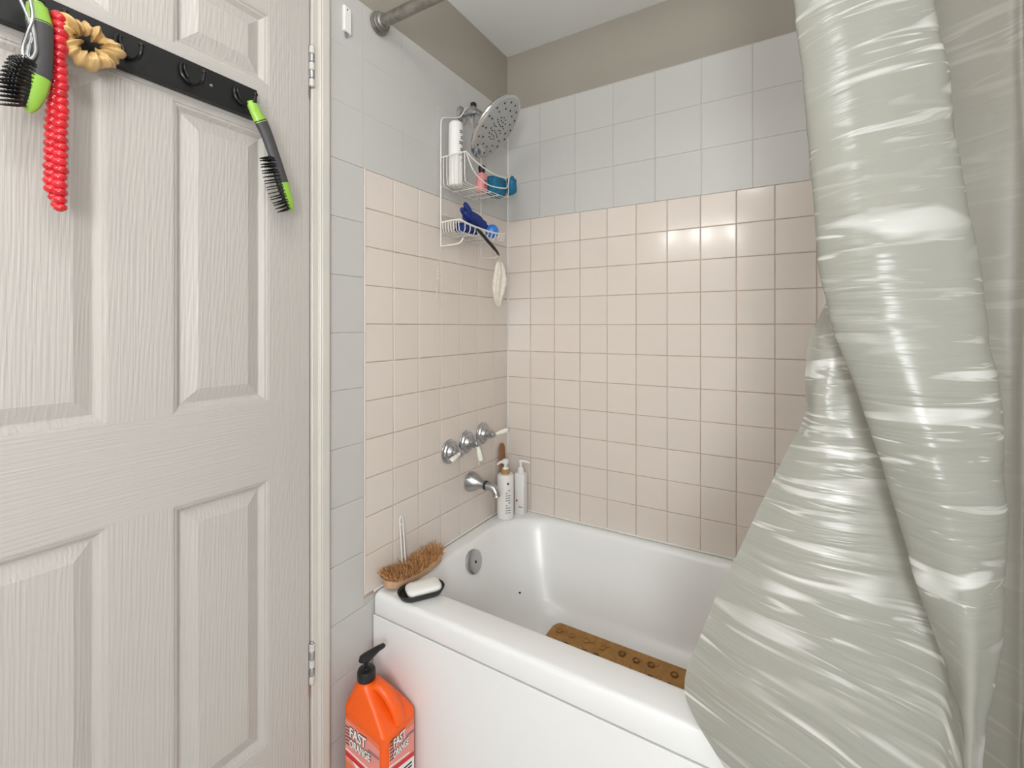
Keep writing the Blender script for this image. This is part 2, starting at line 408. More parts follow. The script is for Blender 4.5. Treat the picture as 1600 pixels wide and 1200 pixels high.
# ================================================================== CURTAIN ROD
rod = thing('curtain_rod', 'tarnished grey metal shower curtain rod with ringed wall flange', 'curtain rod', (0.0, -0.7135, 2.0914))
MB().tube([(0.012, -0.7135, 2.0914), (0.4, -0.7135, 2.0914), (1.0, -0.7135, 2.0914), (RX-0.012, -0.7135, 2.0914)], 0.0165, 24).build('rod', M_pewter, rod)
for x, s in ((0.0005, 1), (RX-0.0005, -1)):
    MB().lathe((x, -0.7135, 2.0914), (s, 0, 0), [(0, 0.028), (0.004, 0.031), (0.008, 0.031), (0.010, 0.0275), (0.013, 0.0275), (0.016, 0.029), (0.019, 0.0275), (0.021, 0.0235), (0.025, 0.0235), (0.028, 0.021), (0.030, 0.0168)], 28).build('flange', M_pewter, rod)

# ================================================================== SHOWER CURTAIN
CZ= [2.05, 1.9, 1.75, 1.6, 1.45, 1.35, 1.27, 1.2, 1.13, 1.06, 0.98, 0.9, 0.82, 0.74, 0.66, 0.59, 0.53, 0.47, 0.41, 0.33, 0.24]
CURT=[
  [(1.076,-0.705),(1.076,-0.707),(1.075,-0.71),(1.075,-0.712),(1.075,-0.714),(1.075,-0.716),(1.069,-0.717),(1.043,-0.718),(1.038,-0.72),(1.031,-0.723),(0.999,-0.728),(0.968,-0.733),(0.937,-0.739),(0.904,-0.743),(0.877,-0.748),(0.853,-0.752),(0.853,-0.755),(0.896,-0.757),(0.942,-0.759),(0.996,-0.762),(1.051,-0.765)] ,
  [(1.088,-0.71),(1.087,-0.716),(1.086,-0.721),(1.084,-0.727),(1.083,-0.732),(1.083,-0.736),(1.075,-0.739),(1.063,-0.741),(1.058,-0.744),(1.052,-0.748),(1.04,-0.753),(1.02,-0.758),(0.995,-0.764),(0.97,-0.769),(0.949,-0.775),(0.946,-0.781),(0.969,-0.785),(0.996,-0.788),(1.03,-0.791),(1.075,-0.795),(1.101,-0.8)] ,
  [(1.101,-0.712),(1.101,-0.717),(1.1,-0.722),(1.1,-0.728),(1.099,-0.733),(1.099,-0.736),(1.095,-0.739),(1.091,-0.742),(1.093,-0.744),(1.095,-0.749),(1.096,-0.757),(1.088,-0.765),(1.075,-0.773),(1.061,-0.781),(1.046,-0.788),(1.053,-0.794),(1.064,-0.8),(1.088,-0.804),(1.112,-0.808),(1.142,-0.814),(1.141,-0.82)] ,
  [(1.115,-0.702),(1.116,-0.706),(1.116,-0.709),(1.116,-0.713),(1.117,-0.717),(1.117,-0.719),(1.119,-0.721),(1.127,-0.723),(1.143,-0.724),(1.157,-0.73),(1.167,-0.741),(1.174,-0.752),(1.172,-0.762),(1.156,-0.775),(1.144,-0.788),(1.137,-0.8),(1.149,-0.81),(1.161,-0.814),(1.173,-0.818),(1.181,-0.824),(1.179,-0.83)] ,
  [(1.089,-0.712),(1.095,-0.716),(1.1,-0.719),(1.105,-0.723),(1.111,-0.727),(1.114,-0.729),(1.121,-0.731),(1.134,-0.733),(1.153,-0.734),(1.169,-0.74),(1.187,-0.751),(1.198,-0.762),(1.198,-0.772),(1.196,-0.784),(1.189,-0.796),(1.187,-0.806),(1.192,-0.815),(1.198,-0.819),(1.204,-0.823),(1.205,-0.829),(1.203,-0.835)] ,
  [(1.01,-0.722),(1.016,-0.735),(1.022,-0.748),(1.034,-0.761),(1.045,-0.774),(1.052,-0.781),(1.061,-0.787),(1.074,-0.793),(1.096,-0.798),(1.118,-0.801),(1.139,-0.802),(1.157,-0.803),(1.176,-0.805),(1.201,-0.809),(1.205,-0.815),(1.208,-0.821),(1.212,-0.825),(1.217,-0.828),(1.222,-0.831),(1.221,-0.835),(1.22,-0.84)] ,
  [(1.064,-0.735),(1.071,-0.753),(1.078,-0.77),(1.087,-0.788),(1.099,-0.804),(1.111,-0.813),(1.12,-0.82),(1.131,-0.826),(1.148,-0.832),(1.165,-0.836),(1.179,-0.837),(1.191,-0.838),(1.204,-0.84),(1.208,-0.84),(1.208,-0.84),(1.213,-0.84),(1.218,-0.84),(1.222,-0.842),(1.225,-0.844),(1.224,-0.847),(1.223,-0.85)] ,
  [(1.131,-0.728),(1.139,-0.745),(1.147,-0.762),(1.158,-0.779),(1.171,-0.794),(1.181,-0.803),(1.19,-0.81),(1.199,-0.816),(1.206,-0.822),(1.215,-0.826),(1.221,-0.829),(1.223,-0.832),(1.223,-0.834),(1.22,-0.836),(1.216,-0.838),(1.22,-0.839),(1.224,-0.84),(1.228,-0.84),(1.232,-0.84),(1.232,-0.84),(1.232,-0.84)] ,
  [(1.185,-0.715),(1.191,-0.725),(1.197,-0.734),(1.212,-0.744),(1.224,-0.754),(1.233,-0.761),(1.242,-0.767),(1.249,-0.773),(1.255,-0.778),(1.258,-0.781),(1.259,-0.784),(1.258,-0.787),(1.255,-0.789),(1.248,-0.792),(1.237,-0.795),(1.236,-0.798),(1.239,-0.8),(1.243,-0.8),(1.247,-0.8),(1.248,-0.8),(1.248,-0.8)] ,
  [(1.175,-0.69),(1.185,-0.681),(1.196,-0.673),(1.211,-0.673),(1.225,-0.678),(1.235,-0.682),(1.242,-0.684),(1.248,-0.687),(1.255,-0.689),(1.261,-0.691),(1.268,-0.693),(1.266,-0.694),(1.265,-0.696),(1.262,-0.698),(1.253,-0.699),(1.241,-0.714),(1.235,-0.742),(1.233,-0.765),(1.236,-0.765),(1.239,-0.765),(1.239,-0.765)] ,
  [(1.223,-0.68),(1.24,-0.657),(1.257,-0.635),(1.266,-0.636),(1.275,-0.637),(1.28,-0.638),(1.286,-0.639),(1.29,-0.639),(1.296,-0.64),(1.3,-0.641),(1.305,-0.644),(1.305,-0.646),(1.304,-0.649),(1.303,-0.651),(1.298,-0.654),(1.287,-0.677),(1.275,-0.723),(1.268,-0.76),(1.27,-0.76),(1.272,-0.76),(1.272,-0.76)] ,
  [(1.282,-0.685),(1.297,-0.657),(1.312,-0.63),(1.314,-0.631),(1.314,-0.632),(1.314,-0.633),(1.316,-0.634),(1.318,-0.634),(1.32,-0.635),(1.322,-0.637),(1.324,-0.64),(1.324,-0.643),(1.324,-0.647),(1.324,-0.65),(1.323,-0.653),(1.315,-0.679),(1.302,-0.726),(1.292,-0.765),(1.294,-0.765),(1.294,-0.765),(1.294,-0.765)] ,
  [(1.309,-0.68),(1.319,-0.653),(1.328,-0.625),(1.329,-0.626),(1.33,-0.627),(1.331,-0.628),(1.333,-0.629),(1.337,-0.629),(1.341,-0.63),(1.345,-0.632),(1.349,-0.635),(1.35,-0.638),(1.352,-0.642),(1.353,-0.645),(1.355,-0.648),(1.349,-0.673),(1.337,-0.718),(1.328,-0.755),(1.331,-0.755),(1.332,-0.755),(1.332,-0.755)] ,
  [(1.353,-0.695),(1.359,-0.689),(1.367,-0.684),(1.372,-0.678),(1.377,-0.673),(1.38,-0.669),(1.382,-0.666),(1.385,-0.664),(1.388,-0.661),(1.389,-0.662),(1.39,-0.665),(1.391,-0.668),(1.392,-0.672),(1.393,-0.675),(1.393,-0.678),(1.386,-0.701),(1.371,-0.744),(1.359,-0.78),(1.359,-0.781),(1.358,-0.783),(1.357,-0.785)] ,
  [(1.416,-0.68),(1.42,-0.675),(1.424,-0.671),(1.429,-0.666),(1.433,-0.661),(1.436,-0.658),(1.438,-0.655),(1.441,-0.653),(1.444,-0.651),(1.445,-0.651),(1.447,-0.653),(1.448,-0.654),(1.449,-0.656),(1.45,-0.658),(1.452,-0.659),(1.445,-0.68),(1.431,-0.721),(1.419,-0.755),(1.419,-0.755),(1.419,-0.755),(1.419,-0.755)] ,
]

def cr(a, b, c, d, t): return 0.5*((2*b)+(c-a)*t+(2*a-5*b+4*c-d)*t*t+(3*b-a-3*c+d)*t**3)
def cr_axis(rows, n):
    """Catmull-Rom resample of a list of equally long point rows, along the list"""
    out = []; m = len(rows)
    for i in range(m-1):
        a, b, c, d = rows[max(i-1, 0)], rows[i], rows[i+1], rows[min(i+2, m-1)]
        for k in range(n):
            t = k/n; out.append([cr(p, q, r, s, t) for p, q, r, s in zip(a, b, c, d)])
    out.append(list(rows[-1])); return out
def build_curtain(curves, heights, name, label, cat, base, rgb0, rgb1, see):
    cols = [[Vector((x, y, z)) for (x, y), z in zip(cv, heights)] for cv in curves]
    cols = cr_axis(cols, 9)
    rows = cr_axis([list(r) for r in zip(*cols)], 7)
    nu, nv = len(rows[0]), len(rows)
    from mathutils import noise
    arc = [0.0]
    mid = rows[nv//2]
    for k in range(1, nu): arc.append(arc[-1]+(mid[k]-mid[k-1]).length)
    verts = []
    for i, r in enumerate(rows):
        for k, p in enumerate(r):
            t = (r[min(k+1, nu-1)]-r[max(k-1, 0)])
            nrm = Vector((t.y, -t.x, 0)); nrm = nrm.normalized() if nrm.length > 1e-7 else Vector((0, -1, 0))
            u = arc[k]; z = p.z
            q = noise.noise(Vector((u*5, z*9+u*4, 3.1)))*0.004+noise.noise(Vector((u*8, z*26+u*12, 7.7)))*0.0024+noise.noise(Vector((u*26, z*5-u*6, 1.3)))*0.0022
            amp = 1.0 if z < 1.9 else 0.3
            verts.append(p+nrm*q*amp)
    faces = [(i*nu+k, i*nu+k+1, (i+1)*nu+k+1, (i+1)*nu+k) for i in range(nv-1) for k in range(nu-1)]
    root = thing(name, label, cat, base)
    off = OFF[root.name]
    me = bpy.data.meshes.new('curtain_sheet'); me.from_pydata([tuple(v-off) for v in verts], [], faces)
    uv = me.uv_layers.new(name='UVMap')
    for poly in me.polygons:
        poly.use_smooth = True
        for li in poly.loop_indices:
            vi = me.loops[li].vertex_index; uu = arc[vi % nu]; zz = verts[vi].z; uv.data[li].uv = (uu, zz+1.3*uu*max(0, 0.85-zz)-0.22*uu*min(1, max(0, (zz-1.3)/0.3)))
    # film material
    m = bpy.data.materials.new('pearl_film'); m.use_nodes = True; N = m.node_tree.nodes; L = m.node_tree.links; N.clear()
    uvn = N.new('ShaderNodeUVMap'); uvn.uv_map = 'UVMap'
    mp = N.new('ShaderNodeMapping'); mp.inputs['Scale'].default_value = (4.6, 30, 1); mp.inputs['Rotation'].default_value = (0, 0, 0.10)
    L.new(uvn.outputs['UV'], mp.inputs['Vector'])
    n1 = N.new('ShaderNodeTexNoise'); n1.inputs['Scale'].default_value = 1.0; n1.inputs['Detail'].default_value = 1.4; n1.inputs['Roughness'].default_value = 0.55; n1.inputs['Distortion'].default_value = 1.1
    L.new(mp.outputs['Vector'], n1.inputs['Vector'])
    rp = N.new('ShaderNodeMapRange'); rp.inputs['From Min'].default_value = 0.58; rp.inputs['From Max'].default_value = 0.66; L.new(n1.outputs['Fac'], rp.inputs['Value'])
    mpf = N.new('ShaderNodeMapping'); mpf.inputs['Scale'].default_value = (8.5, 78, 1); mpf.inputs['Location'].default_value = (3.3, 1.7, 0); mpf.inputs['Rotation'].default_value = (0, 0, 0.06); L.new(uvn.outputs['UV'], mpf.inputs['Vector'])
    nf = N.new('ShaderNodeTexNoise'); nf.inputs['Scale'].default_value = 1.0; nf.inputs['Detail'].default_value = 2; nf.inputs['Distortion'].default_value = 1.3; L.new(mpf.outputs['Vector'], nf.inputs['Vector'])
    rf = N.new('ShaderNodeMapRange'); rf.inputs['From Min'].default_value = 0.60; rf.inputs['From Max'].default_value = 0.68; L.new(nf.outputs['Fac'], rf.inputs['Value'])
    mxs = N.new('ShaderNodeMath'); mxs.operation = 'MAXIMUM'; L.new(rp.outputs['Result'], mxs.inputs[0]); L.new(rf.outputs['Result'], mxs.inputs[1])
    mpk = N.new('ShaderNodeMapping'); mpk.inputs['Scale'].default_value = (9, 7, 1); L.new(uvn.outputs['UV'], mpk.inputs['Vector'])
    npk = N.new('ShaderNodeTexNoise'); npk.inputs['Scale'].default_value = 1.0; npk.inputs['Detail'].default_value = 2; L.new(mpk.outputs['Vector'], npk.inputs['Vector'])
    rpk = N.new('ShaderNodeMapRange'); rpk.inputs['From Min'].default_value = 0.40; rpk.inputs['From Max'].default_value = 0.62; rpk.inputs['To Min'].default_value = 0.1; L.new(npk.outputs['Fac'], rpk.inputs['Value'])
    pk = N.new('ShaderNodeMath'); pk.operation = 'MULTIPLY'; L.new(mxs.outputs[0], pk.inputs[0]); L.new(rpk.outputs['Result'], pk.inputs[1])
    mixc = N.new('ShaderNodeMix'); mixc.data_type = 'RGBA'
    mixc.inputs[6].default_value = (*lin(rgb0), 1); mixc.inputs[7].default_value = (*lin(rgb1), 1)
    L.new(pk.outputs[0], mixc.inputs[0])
    bp = N.new('ShaderNodeBump'); bp.inputs['Strength'].default_value = 0.8 if name == 'shower_curtain' else 0.25; bp.inputs['Distance'].default_value = 0.005
    hs = N.new('ShaderNodeMath'); hs.operation = 'MULTIPLY_ADD'; hs.inputs[1].default_value = 0.35; L.new(nf.outputs['Fac'], hs.inputs[0]); L.new(n1.outputs['Fac'], hs.inputs[2]); L.new(hs.outputs[0], bp.inputs['Height'])
    pb = N.new('ShaderNodeBsdfPrincipled'); pb.inputs['Roughness'].default_value = 0.24 if name == 'shower_curtain' else 0.42; pb.inputs['Specular IOR Level'].default_value = 0.6
    L.new(mixc.outputs[2], pb.inputs['Base Color']); L.new(bp.outputs['Normal'], pb.inputs['Normal'])
    tl = N.new('ShaderNodeBsdfTranslucent'); L.new(mixc.outputs[2], tl.inputs['Color']); L.new(bp.outputs['Normal'], tl.inputs['Normal'])
    tr = N.new('ShaderNodeBsdfTransparent')
    m1 = N.new('ShaderNodeMixShader'); m1.inputs[0].default_value = 0.35; L.new(pb.outputs[0], m1.inputs[1]); L.new(tl.outputs[0], m1.inputs[2])
    m2 = N.new('ShaderNodeMixShader'); m2.inputs[0].default_value = see; L.new(m1.outputs[0], m2.inputs[1]); L.new(tr.outputs[0], m2.inputs[2])
    out = N.new('ShaderNodeOutputMaterial'); L.new(m2.outputs[0], out.inputs['Surface'])
    me.materials.append(m)
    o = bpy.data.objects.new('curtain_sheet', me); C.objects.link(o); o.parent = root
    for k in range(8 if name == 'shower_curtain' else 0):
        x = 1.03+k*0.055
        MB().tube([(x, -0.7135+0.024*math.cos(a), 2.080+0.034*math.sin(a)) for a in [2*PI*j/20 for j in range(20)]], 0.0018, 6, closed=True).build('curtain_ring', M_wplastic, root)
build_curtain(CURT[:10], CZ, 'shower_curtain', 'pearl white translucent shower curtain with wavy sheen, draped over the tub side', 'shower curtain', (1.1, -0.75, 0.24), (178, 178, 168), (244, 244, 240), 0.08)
SHADED = [(1.16, 0.0), (1.19, 0.003), (1.24, 0.0), (1.30, 0.002), (1.318, -0.006), (1.33, 0.008), (1.36, -0.008), (1.38, 0.008), (1.40, -0.004)]  # added darker sheet for the rightmost curtain folds; their shade is in its colour
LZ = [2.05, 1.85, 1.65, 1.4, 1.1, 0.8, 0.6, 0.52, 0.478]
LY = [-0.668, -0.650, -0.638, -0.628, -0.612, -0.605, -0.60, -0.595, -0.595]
build_curtain([[(x+0.010*(k > 2), yy+dy) for k, yy in enumerate(LY)] for x, dy in SHADED], LZ, 'shaded_curtain', 'shaded right part of the pearl curtain as an added sheet, shade put into its taupe grey colour', 'shaded curtain', (1.28, -0.60, 0.478), (152, 149, 138), (168, 165, 155), 0.04)

# ================================================================== SHOWER HEAD
HY = -0.318
sh_ = thing('rain_shower', 'large round chrome rain shower head with dark nozzles on a bent arm', 'shower head', (0.0, HY, 1.985))
MB().lathe((0.0005, HY, 1.985), (1, 0, 0), [(0, 0.030), (0.003, 0.031), (0.007, 0.027), (0.012, 0.016), (0.014, 0.011)], 28).build('wall_flange', M_satin, sh_)
hc = Vector((0.168, -0.345, 1.893)); hn = Vector((0.713, 0.223, -0.672)).normalized()
hb = hc-hn*0.040
arm_path = smoothpath([(0.008, HY, 1.985), (0.05, HY-0.001, 1.986), (0.082, HY-0.006, 1.972), (0.112, -0.335, 1.944), tuple(hb-hn*0.01)], 5)
MB().tube(arm_path, 0.0095, 14).build('arm', M_satin, sh_)
cl = MB().lathe((0.040, HY, 1.986), (1, 0, 0), [(0, 0.013), (0.003, 0.019), (0.02, 0.019), (0.024, 0.013)], 20).build('diverter_body', M_satin, sh_)
MB().box(0.044, 0.062, HY-0.009, HY+0.009, 1.995, 2.018).build('hand_shower_bracket', M_black, cl, bevel=0.004)
MB().tube(smoothpath([(0.052, HY-0.004, 1.972), (0.06, HY-0.006, 1.925), (0.085, HY-0.012, 1.895), (0.118, -0.34, 1.90)], 6), 0.0035, 8).build('hose_loop', M_satin, sh_)
a_, hu, hv = frame_from(hn, (0, 0, 1))
body = MB().lathe(hb-hn*0.012, hn, [(0, 0.014), (0.010, 0.017), (0.018, 0.024), (0.024, 0.05), (0.032, 0.088), (0.042, 0.113), (0.048, 0.118), (0.052, 0.117), (0.054, 0.112), (0.0545, 0.105)], 48).build('head_shell', M_chrome, sh_)
fo = hb-hn*0.012+hn*0.0535
fp = MB().lathe(fo, hn, [(0, 0.109), (0.0012, 0.1085), (0.0022, 0.104), (0.0026, 0.06), (0.003, 0.002)], 48).build('spray_face', mat('grey_spray_face', (178, 178, 176), 0.28, metal=0.55), sh_)
nz = MB()
def nozzle(r, ang, s=0.0034):
    p = fo+hn*0.0022+(hu*math.cos(ang)+hv*math.sin(ang))*r
    nz.lathe(p, hn, [(0, s), (0.002, s*0.85), (0.0022, s*0.3)], 8)
for k in range(16): nozzle(0.093, 2*PI*k/16)
for k in range(13): nozzle(0.070, 2*PI*k/13+0.2)
for k in range(14): nozzle(0.040, 2*PI*k/14, 0.0027)
for k in range(10): nozzle(0.028, 2*PI*k/10+0.1, 0.0027)
for k in range(6): nozzle(0.015, 2*PI*k/6, 0.0027)
o = nz.build('nozzles', M_black, fp); o['kind'] = 'stuff'
# chrome lever at the low edge of the face
low = (hu*hu.z+hv*hv.z)*-1; low.normalize()
sd = hn.cross(low)
MB().loft([[fo+low*q+sd*x+hn*h for x, h in ((-wd, 0.0), (wd, 0.0), (wd*0.8, 0.006), (-wd*0.8, 0.006))] for q, wd in ((0.078, 0.030), (0.092, 0.034), (0.108, 0.026), (0.119, 0.012))]).build('spray_lever', M_chrome, sh_, bevel=0.002)

# ================================================================== SHOWER CADDY
cad = thing('shower_caddy', 'white coated wire shower caddy with two baskets hung from the shower arm', 'shower caddy', (0.01, -0.3275, 1.49))
YL, YR = -0.445, -0.21
fr = smoothpath([(0.010, YL, 1.495), (0.010, YL, 1.60), (0.010, YL, 1.80), (0.010, YL, 1.905)], 3)+smoothpath([(0.010, YL+0.004, 1.922), (0.012, YL+0.02, 1.932), (0.022, -0.36, 1.957), (0.027, HY-0.012, 1.999)], 5)
MB().tube(fr, 0.0026, 8).build('frame_wire', M_wire, cad)
fr2 = smoothpath([(0.010, YR, 1.495), (0.010, YR, 1.80), (0.010, YR, 1.90)], 3)+smoothpath([(0.010, YR-0.004, 1.918), (0.012, YR-0.015, 1.93), (0.022, -0.28, 1.957), (0.027, HY+0.012, 1.999)], 5)
MB().tube(fr2, 0.0026, 8).build('frame_wire', M_wire, cad)
MB().tube(smoothpath([(0.027, HY-0.012, 1.999), (0.027, HY, 2.003), (0.027, HY+0.012, 1.999)], 4), 0.0026, 8).build('hanging_loop', M_wire, cad)
MB().tube([(0.010, YL, 1.60), (0.010, YR, 1.60)], 0.0022, 6).build('cross_wire', M_wire, cad)
MB().tube(smoothpath([(0.010, YR, 1.497), (0.012, YR+0.002, 1.484), (0.04, YR+0.002, 1.480), (0.075, YR+0.002, 1.480), (0.09, YR+0.002, 1.490)], 4), 0.0024, 8).build('towel_hook', M_wire, cad)
MB().tube(smoothpath([(0.010, YL, 1.50), (0.012, YL, 1.492), (0.04, YL+0.002, 1.492), (0.085, YL+0.004, 1.496), (0.10, YL+0.006, 1.512)], 4), 0.003, 8).build('towel_hook', M_wire, cad)
def basket(zl, zrr, zb, xl, xr, sag, nl, scoop, thick):
    b = MB().tube([(0.012, YL, zb), (0.012, YR, zb)], 0.002, 6).build('basket', M_wire, cad)
    # upper rim: left side, front, right side
    front = [(xl, YL+0.003, zl)]
    for k in range(1, 8):
        t = k/8; bow = math.sin(PI*t)*0.010
        front.append((xl+(xr-xl)*t+bow, YL+(YR-YL)*t, zl+(zrr-zl)*t-sag*math.sin(PI*min(1, t*1.0))**0.8))
    front.append((xr, YR-0.003, zrr))
    path = smoothpath([(0.010, YL, zl), (xl*0.6, YL, zl+0.001), (xl-0.012, YL, zl+0.001)]+front+[(xr-0.012, YR, zrr), (0.010, YR, zrr)], 4)
    MB().tube(path, thick, 8).build('rim', M_wire, b)
    # long wires: down the left end, along the bottom, up the right end
    for k in range(nl):
        t = (k+0.6)/(nl-0.2)
        a, c = 0.012+(xl-0.014)*t, 0.012+(xr-0.014)*t
        MB().tube(smoothpath([(a, YL, zl), (a, YL, zl*0.5+zb*0.5), (a, YL+0.002, zb+0.014), (a+0.001, YL+0.014, zb), (c*0.5+a*0.5, (YL+YR)/2, zb), (c-0.001, YR-0.014, zb), (c, YR-0.002, zb+0.014), (c, YR, zrr*0.5+zb*0.5), (c, YR, zrr)], 3), 0.0015, 6).build('wire', M_wire, b)
    for y in (YL+0.06, (YL+YR)/2+0.01, YR-0.06):
        t = (y-YL)/(YR-YL); MB().tube([(0.012, y, zb-0.003), (xl+(xr-xl)*t, y, zb-0.003)], 0.0017, 6).build('cross_wire', M_wire, b)
    if scoop:
        MB().tube(smoothpath([(xl, YL+0.004, zl-0.004), (xl+0.006, YL+0.03, zl-0.05), (xl+0.012, YL+0.075, zb+0.022), (xl+0.02, (YL+YR)/2, zb+0.014), (xr+0.006, YR-0.06, zb+0.02), (xr+0.002, YR-0.02, zb+0.035), (xr, YR-0.004, zrr-0.004)], 6), 0.0022, 8).build('scoop_wire', M_wire, b)
    else:
        for k in range(1, 11):
            t = k/11; x = xl+(xr-xl)*t+math.sin(PI*t)*0.010; y = YL+(YR-YL)*t
            MB().tube([(x-0.006, y, zb), (x, y, zb+0.01), (x, y, zl+(zrr-zl)*t-sag*math.sin(PI*t)**0.8)], 0.0015, 6).build('wire', M_wire, b)
    return b
basket(1.790, 1.768, 1.692, 0.115, 0.138, 0.028, 7, True, 0.0024)
basket(1.572, 1.562, 1.534, 0.090, 0.118, 0.013, 7, False, 0.0034)

# ---- what stands in the caddy
t = thing('tall_bottle', 'tall white round bottle with printed side standing in the upper caddy basket', 'bottle', (0.048, -0.412, 1.694))
tb = Vector((0.048, -0.414, 1.6945)); ax = Vector((-0.01, 0.02, 1)).normalized()
MB().lathe(tb, ax, [(0, 0.021), (0.003, 0.0245), (0.20, 0.0245), (0.213, 0.0235), (0.219, 0.019), (0.221, 0.014)], 28).build('body', M_wplastic, t)
for k, (hh, ww) in enumerate([(0.185, 0.012), (0.165, 0.010), (0.147, 0.015), (0.125, 0.012), (0.108, 0.014), (0.09, 0.011)]):
    for q in (0.0, 0.006):
        a0 = -0.1+0.12*(k % 2)
        c0 = tb+ax*(hh-q)+Vector((math.cos(a0), math.sin(a0), 0))*0.0247; tg = Vector((-math.sin(a0), math.cos(a0), 0))
        MB().loft([[c0-tg*ww/2+ax*z, c0+tg*ww/2+ax*z, c0+tg*ww/2+ax*z-Vector((0.001, 0, 0)), c0-tg*ww/2+ax*z-Vector((0.001, 0, 0))] for z in (-0.0016, 0.0016)]).build('print_line', M_ink, t, smooth=False)
t = thing('pink_bottle', 'small pink bottle with black cap in the upper caddy basket', 'bottle', (0.085, -0.31, 1.694))
pb0 = (0.085, -0.312, 1.6945)
bd = MB().loft([rrect(pb0[0], pb0[1], hx, hy, r, z, 4) for z, hx, hy, r in ((1.6945, 0.012, 0.019, 0.008), (1.697, 0.014, 0.021, 0.01), (1.748, 0.014, 0.021, 0.01), (1.758, 0.011, 0.016, 0.009), (1.764, 0.008, 0.009, 0.0075))]).build('body', M_pinkb, t)
MB().lathe((pb0[0], pb0[1], 1.7635), (0, 0, 1), [(0, 0.0105), (0.004, 0.011), (0.018, 0.013), (0.024, 0.012), (0.026, 0.008)], 18).build('cap', M_black, t)
for z, ww, hh in ((1.735, 0.014, 0.004), (1.727, 0.010, 0.004), (1.719, 0.016, 0.003), (1.711, 0.011, 0.003)):
    MB().box(0.0988, 0.0995, pb0[1]-ww/2+0.003, pb0[1]+ww/2+0.003, z-hh/2, z+hh/2).build('print_line', M_inkbk, t, smooth=False)

from mathutils import noise as mnoise
def cloth_blob(name, m, parent, c, rx, ry, rz, seed, amp=0.25, n=40, k=24, pw=0.6):
    mb = MB(); loops = []
    def sp(v, e): return math.copysign(abs(v)**e, v)
    for i in range(k+1):
        ph = -PI/2+PI*i/k; lp = []
        for j in range(n):
            th = 2*PI*j/n
            d = Vector((sp(math.cos(th), pw)*sp(max(math.cos(ph), 1e-3), pw), sp(math.sin(th), pw)*sp(max(math.cos(ph), 1e-3), pw), sp(math.sin(ph), pw)))
            f = 1+amp*mnoise.noise(d*1.6+Vector((seed, 0, 0)))+amp*0.5*mnoise.noise(d*4+Vector((0, seed, 0)))
            lp.append(Vector(c)+Vector((d.x*rx, d.y*ry, d.z*rz))*f)
        loops.append(lp)
    return mb.loft(loops).build(name, m, parent, angle=80)
t = thing('teal_washcloth', 'folded teal washcloth in the right end of the upper caddy basket', 'washcloth', (0.105, -0.245, 1.696))
cloth_blob('folded_cloth', M_teal, t, (0.098, -0.243, 1.728), 0.028, 0.040, 0.034, 3.0, 0.16, pw=0.42)
cloth_blob('hanging_flap', M_teal, t, (0.135, -0.193, 1.742), 0.016, 0.016, 0.032, 9.0, 0.3)
t = thing('navy_bath_glove', 'navy blue bath glove lying in the lower caddy basket, fingers up', 'glove', (0.06, -0.34, 1.54))
MB().tube(smoothpath([(0.078, -0.278, 1.578), (0.073, -0.30, 1.588), (0.066, -0.335, 1.600), (0.062, -0.37, 1.606)], 5), [0.012]*3+[0.017]*4+[0.021]*9, 14).build('cuff_and_palm', M_navy, t)
for k, (dy, dz, dx, ln) in enumerate([(-0.005, 0.02, 0.004, 0.034), (-0.014, 0.012, 0.012, 0.034), (-0.018, 0.0, -0.004, 0.032), (-0.016, -0.012, 0.008, 0.026)]):
    a = Vector((0.062+dx, -0.362+dy*0.5, 1.606+dz*0.7)); dd = Vector((0.0, -0.62, 0.5+dz*8)).normalized()
    MB().tube([a, a+dd*ln*0.5, a+dd*ln*0.85, a+dd*ln], [0.010, 0.0098, 0.008, 0.003], 10).build('finger', M_navy, t)
cloth_blob('folded_part', M_navy, t, (0.055, -0.365, 1.559), 0.026, 0.04, 0.021, 5.0, 0.3)
tag(MB().sphere((0.095, -0.262, 1.5655), 0.0245, 28, 18).build('blue_ball', M_blue), 'glossy blue ball in the lower caddy basket', 'ball')
t = thing('mesh_scrubber', 'ivory mesh scrubber hanging by a black strap below the caddy', 'scrubber', (0.118, -0.25, 1.478))
sp_ = smoothpath([(0.098, -0.375, 1.556), (0.112, -0.365, 1.545), (0.122, -0.33, 1.518), (0.128, -0.29, 1.492), (0.126, -0.262, 1.476)], 5)
MB().tube(sp_, [0.006]*5+[0.008]*10+[0.007]*4+[0.004, 0.003], 10, hint=(1, 0, 0), flat=0.45).build('strap', M_black, t)
MB().tube([(0.126, -0.263, 1.478), (0.121, -0.254, 1.462), (0.119, -0.25, 1.445)], 0.0012, 6).build('cord', M_mesh, t)
loops = []
for i in range(22):
    s = i/21; z = 1.456-0.165*s; w_ = 0.027*math.sin(PI*min(1, 0.06+s*0.92))**0.7+0.001
    lp = []
    for j in range(28):
        th = 2*PI*j/28; f = 1+0.22*math.sin(th*5+2*s)+0.12*mnoise.noise(Vector((math.cos(th)*2, math.sin(th)*2, s*5)))
        lp.append(Vector((0.117+math.cos(th)*w_*0.7*f+0.004*math.sin(s*5), -0.246+math.sin(th)*w_*f, z)))
    loops.append(lp)
MB().loft(loops).build('mesh_pouch', M_mesh, t, angle=80)
t = thing('bead_chain', 'fine white bead chain hanging on the tile below the caddy frame', 'bead chain', (0.006, -0.46, 1.31))
MB().tube([(0.010, -0.4465, 1.496), (0.008, -0.455, 1.43), (0.006, -0.463, 1.32)], 0.0005, 5).build('thread', M_wire, t)
bb = MB()
for k in range(10):
    s = k/9; bb.sphere((0.0075-0.0015*s, -0.4565-0.007*s, 1.419-0.108*s), 0.0028, 8, 6)
o = bb.build('beads', M_wire, t); o['kind'] = 'stuff'

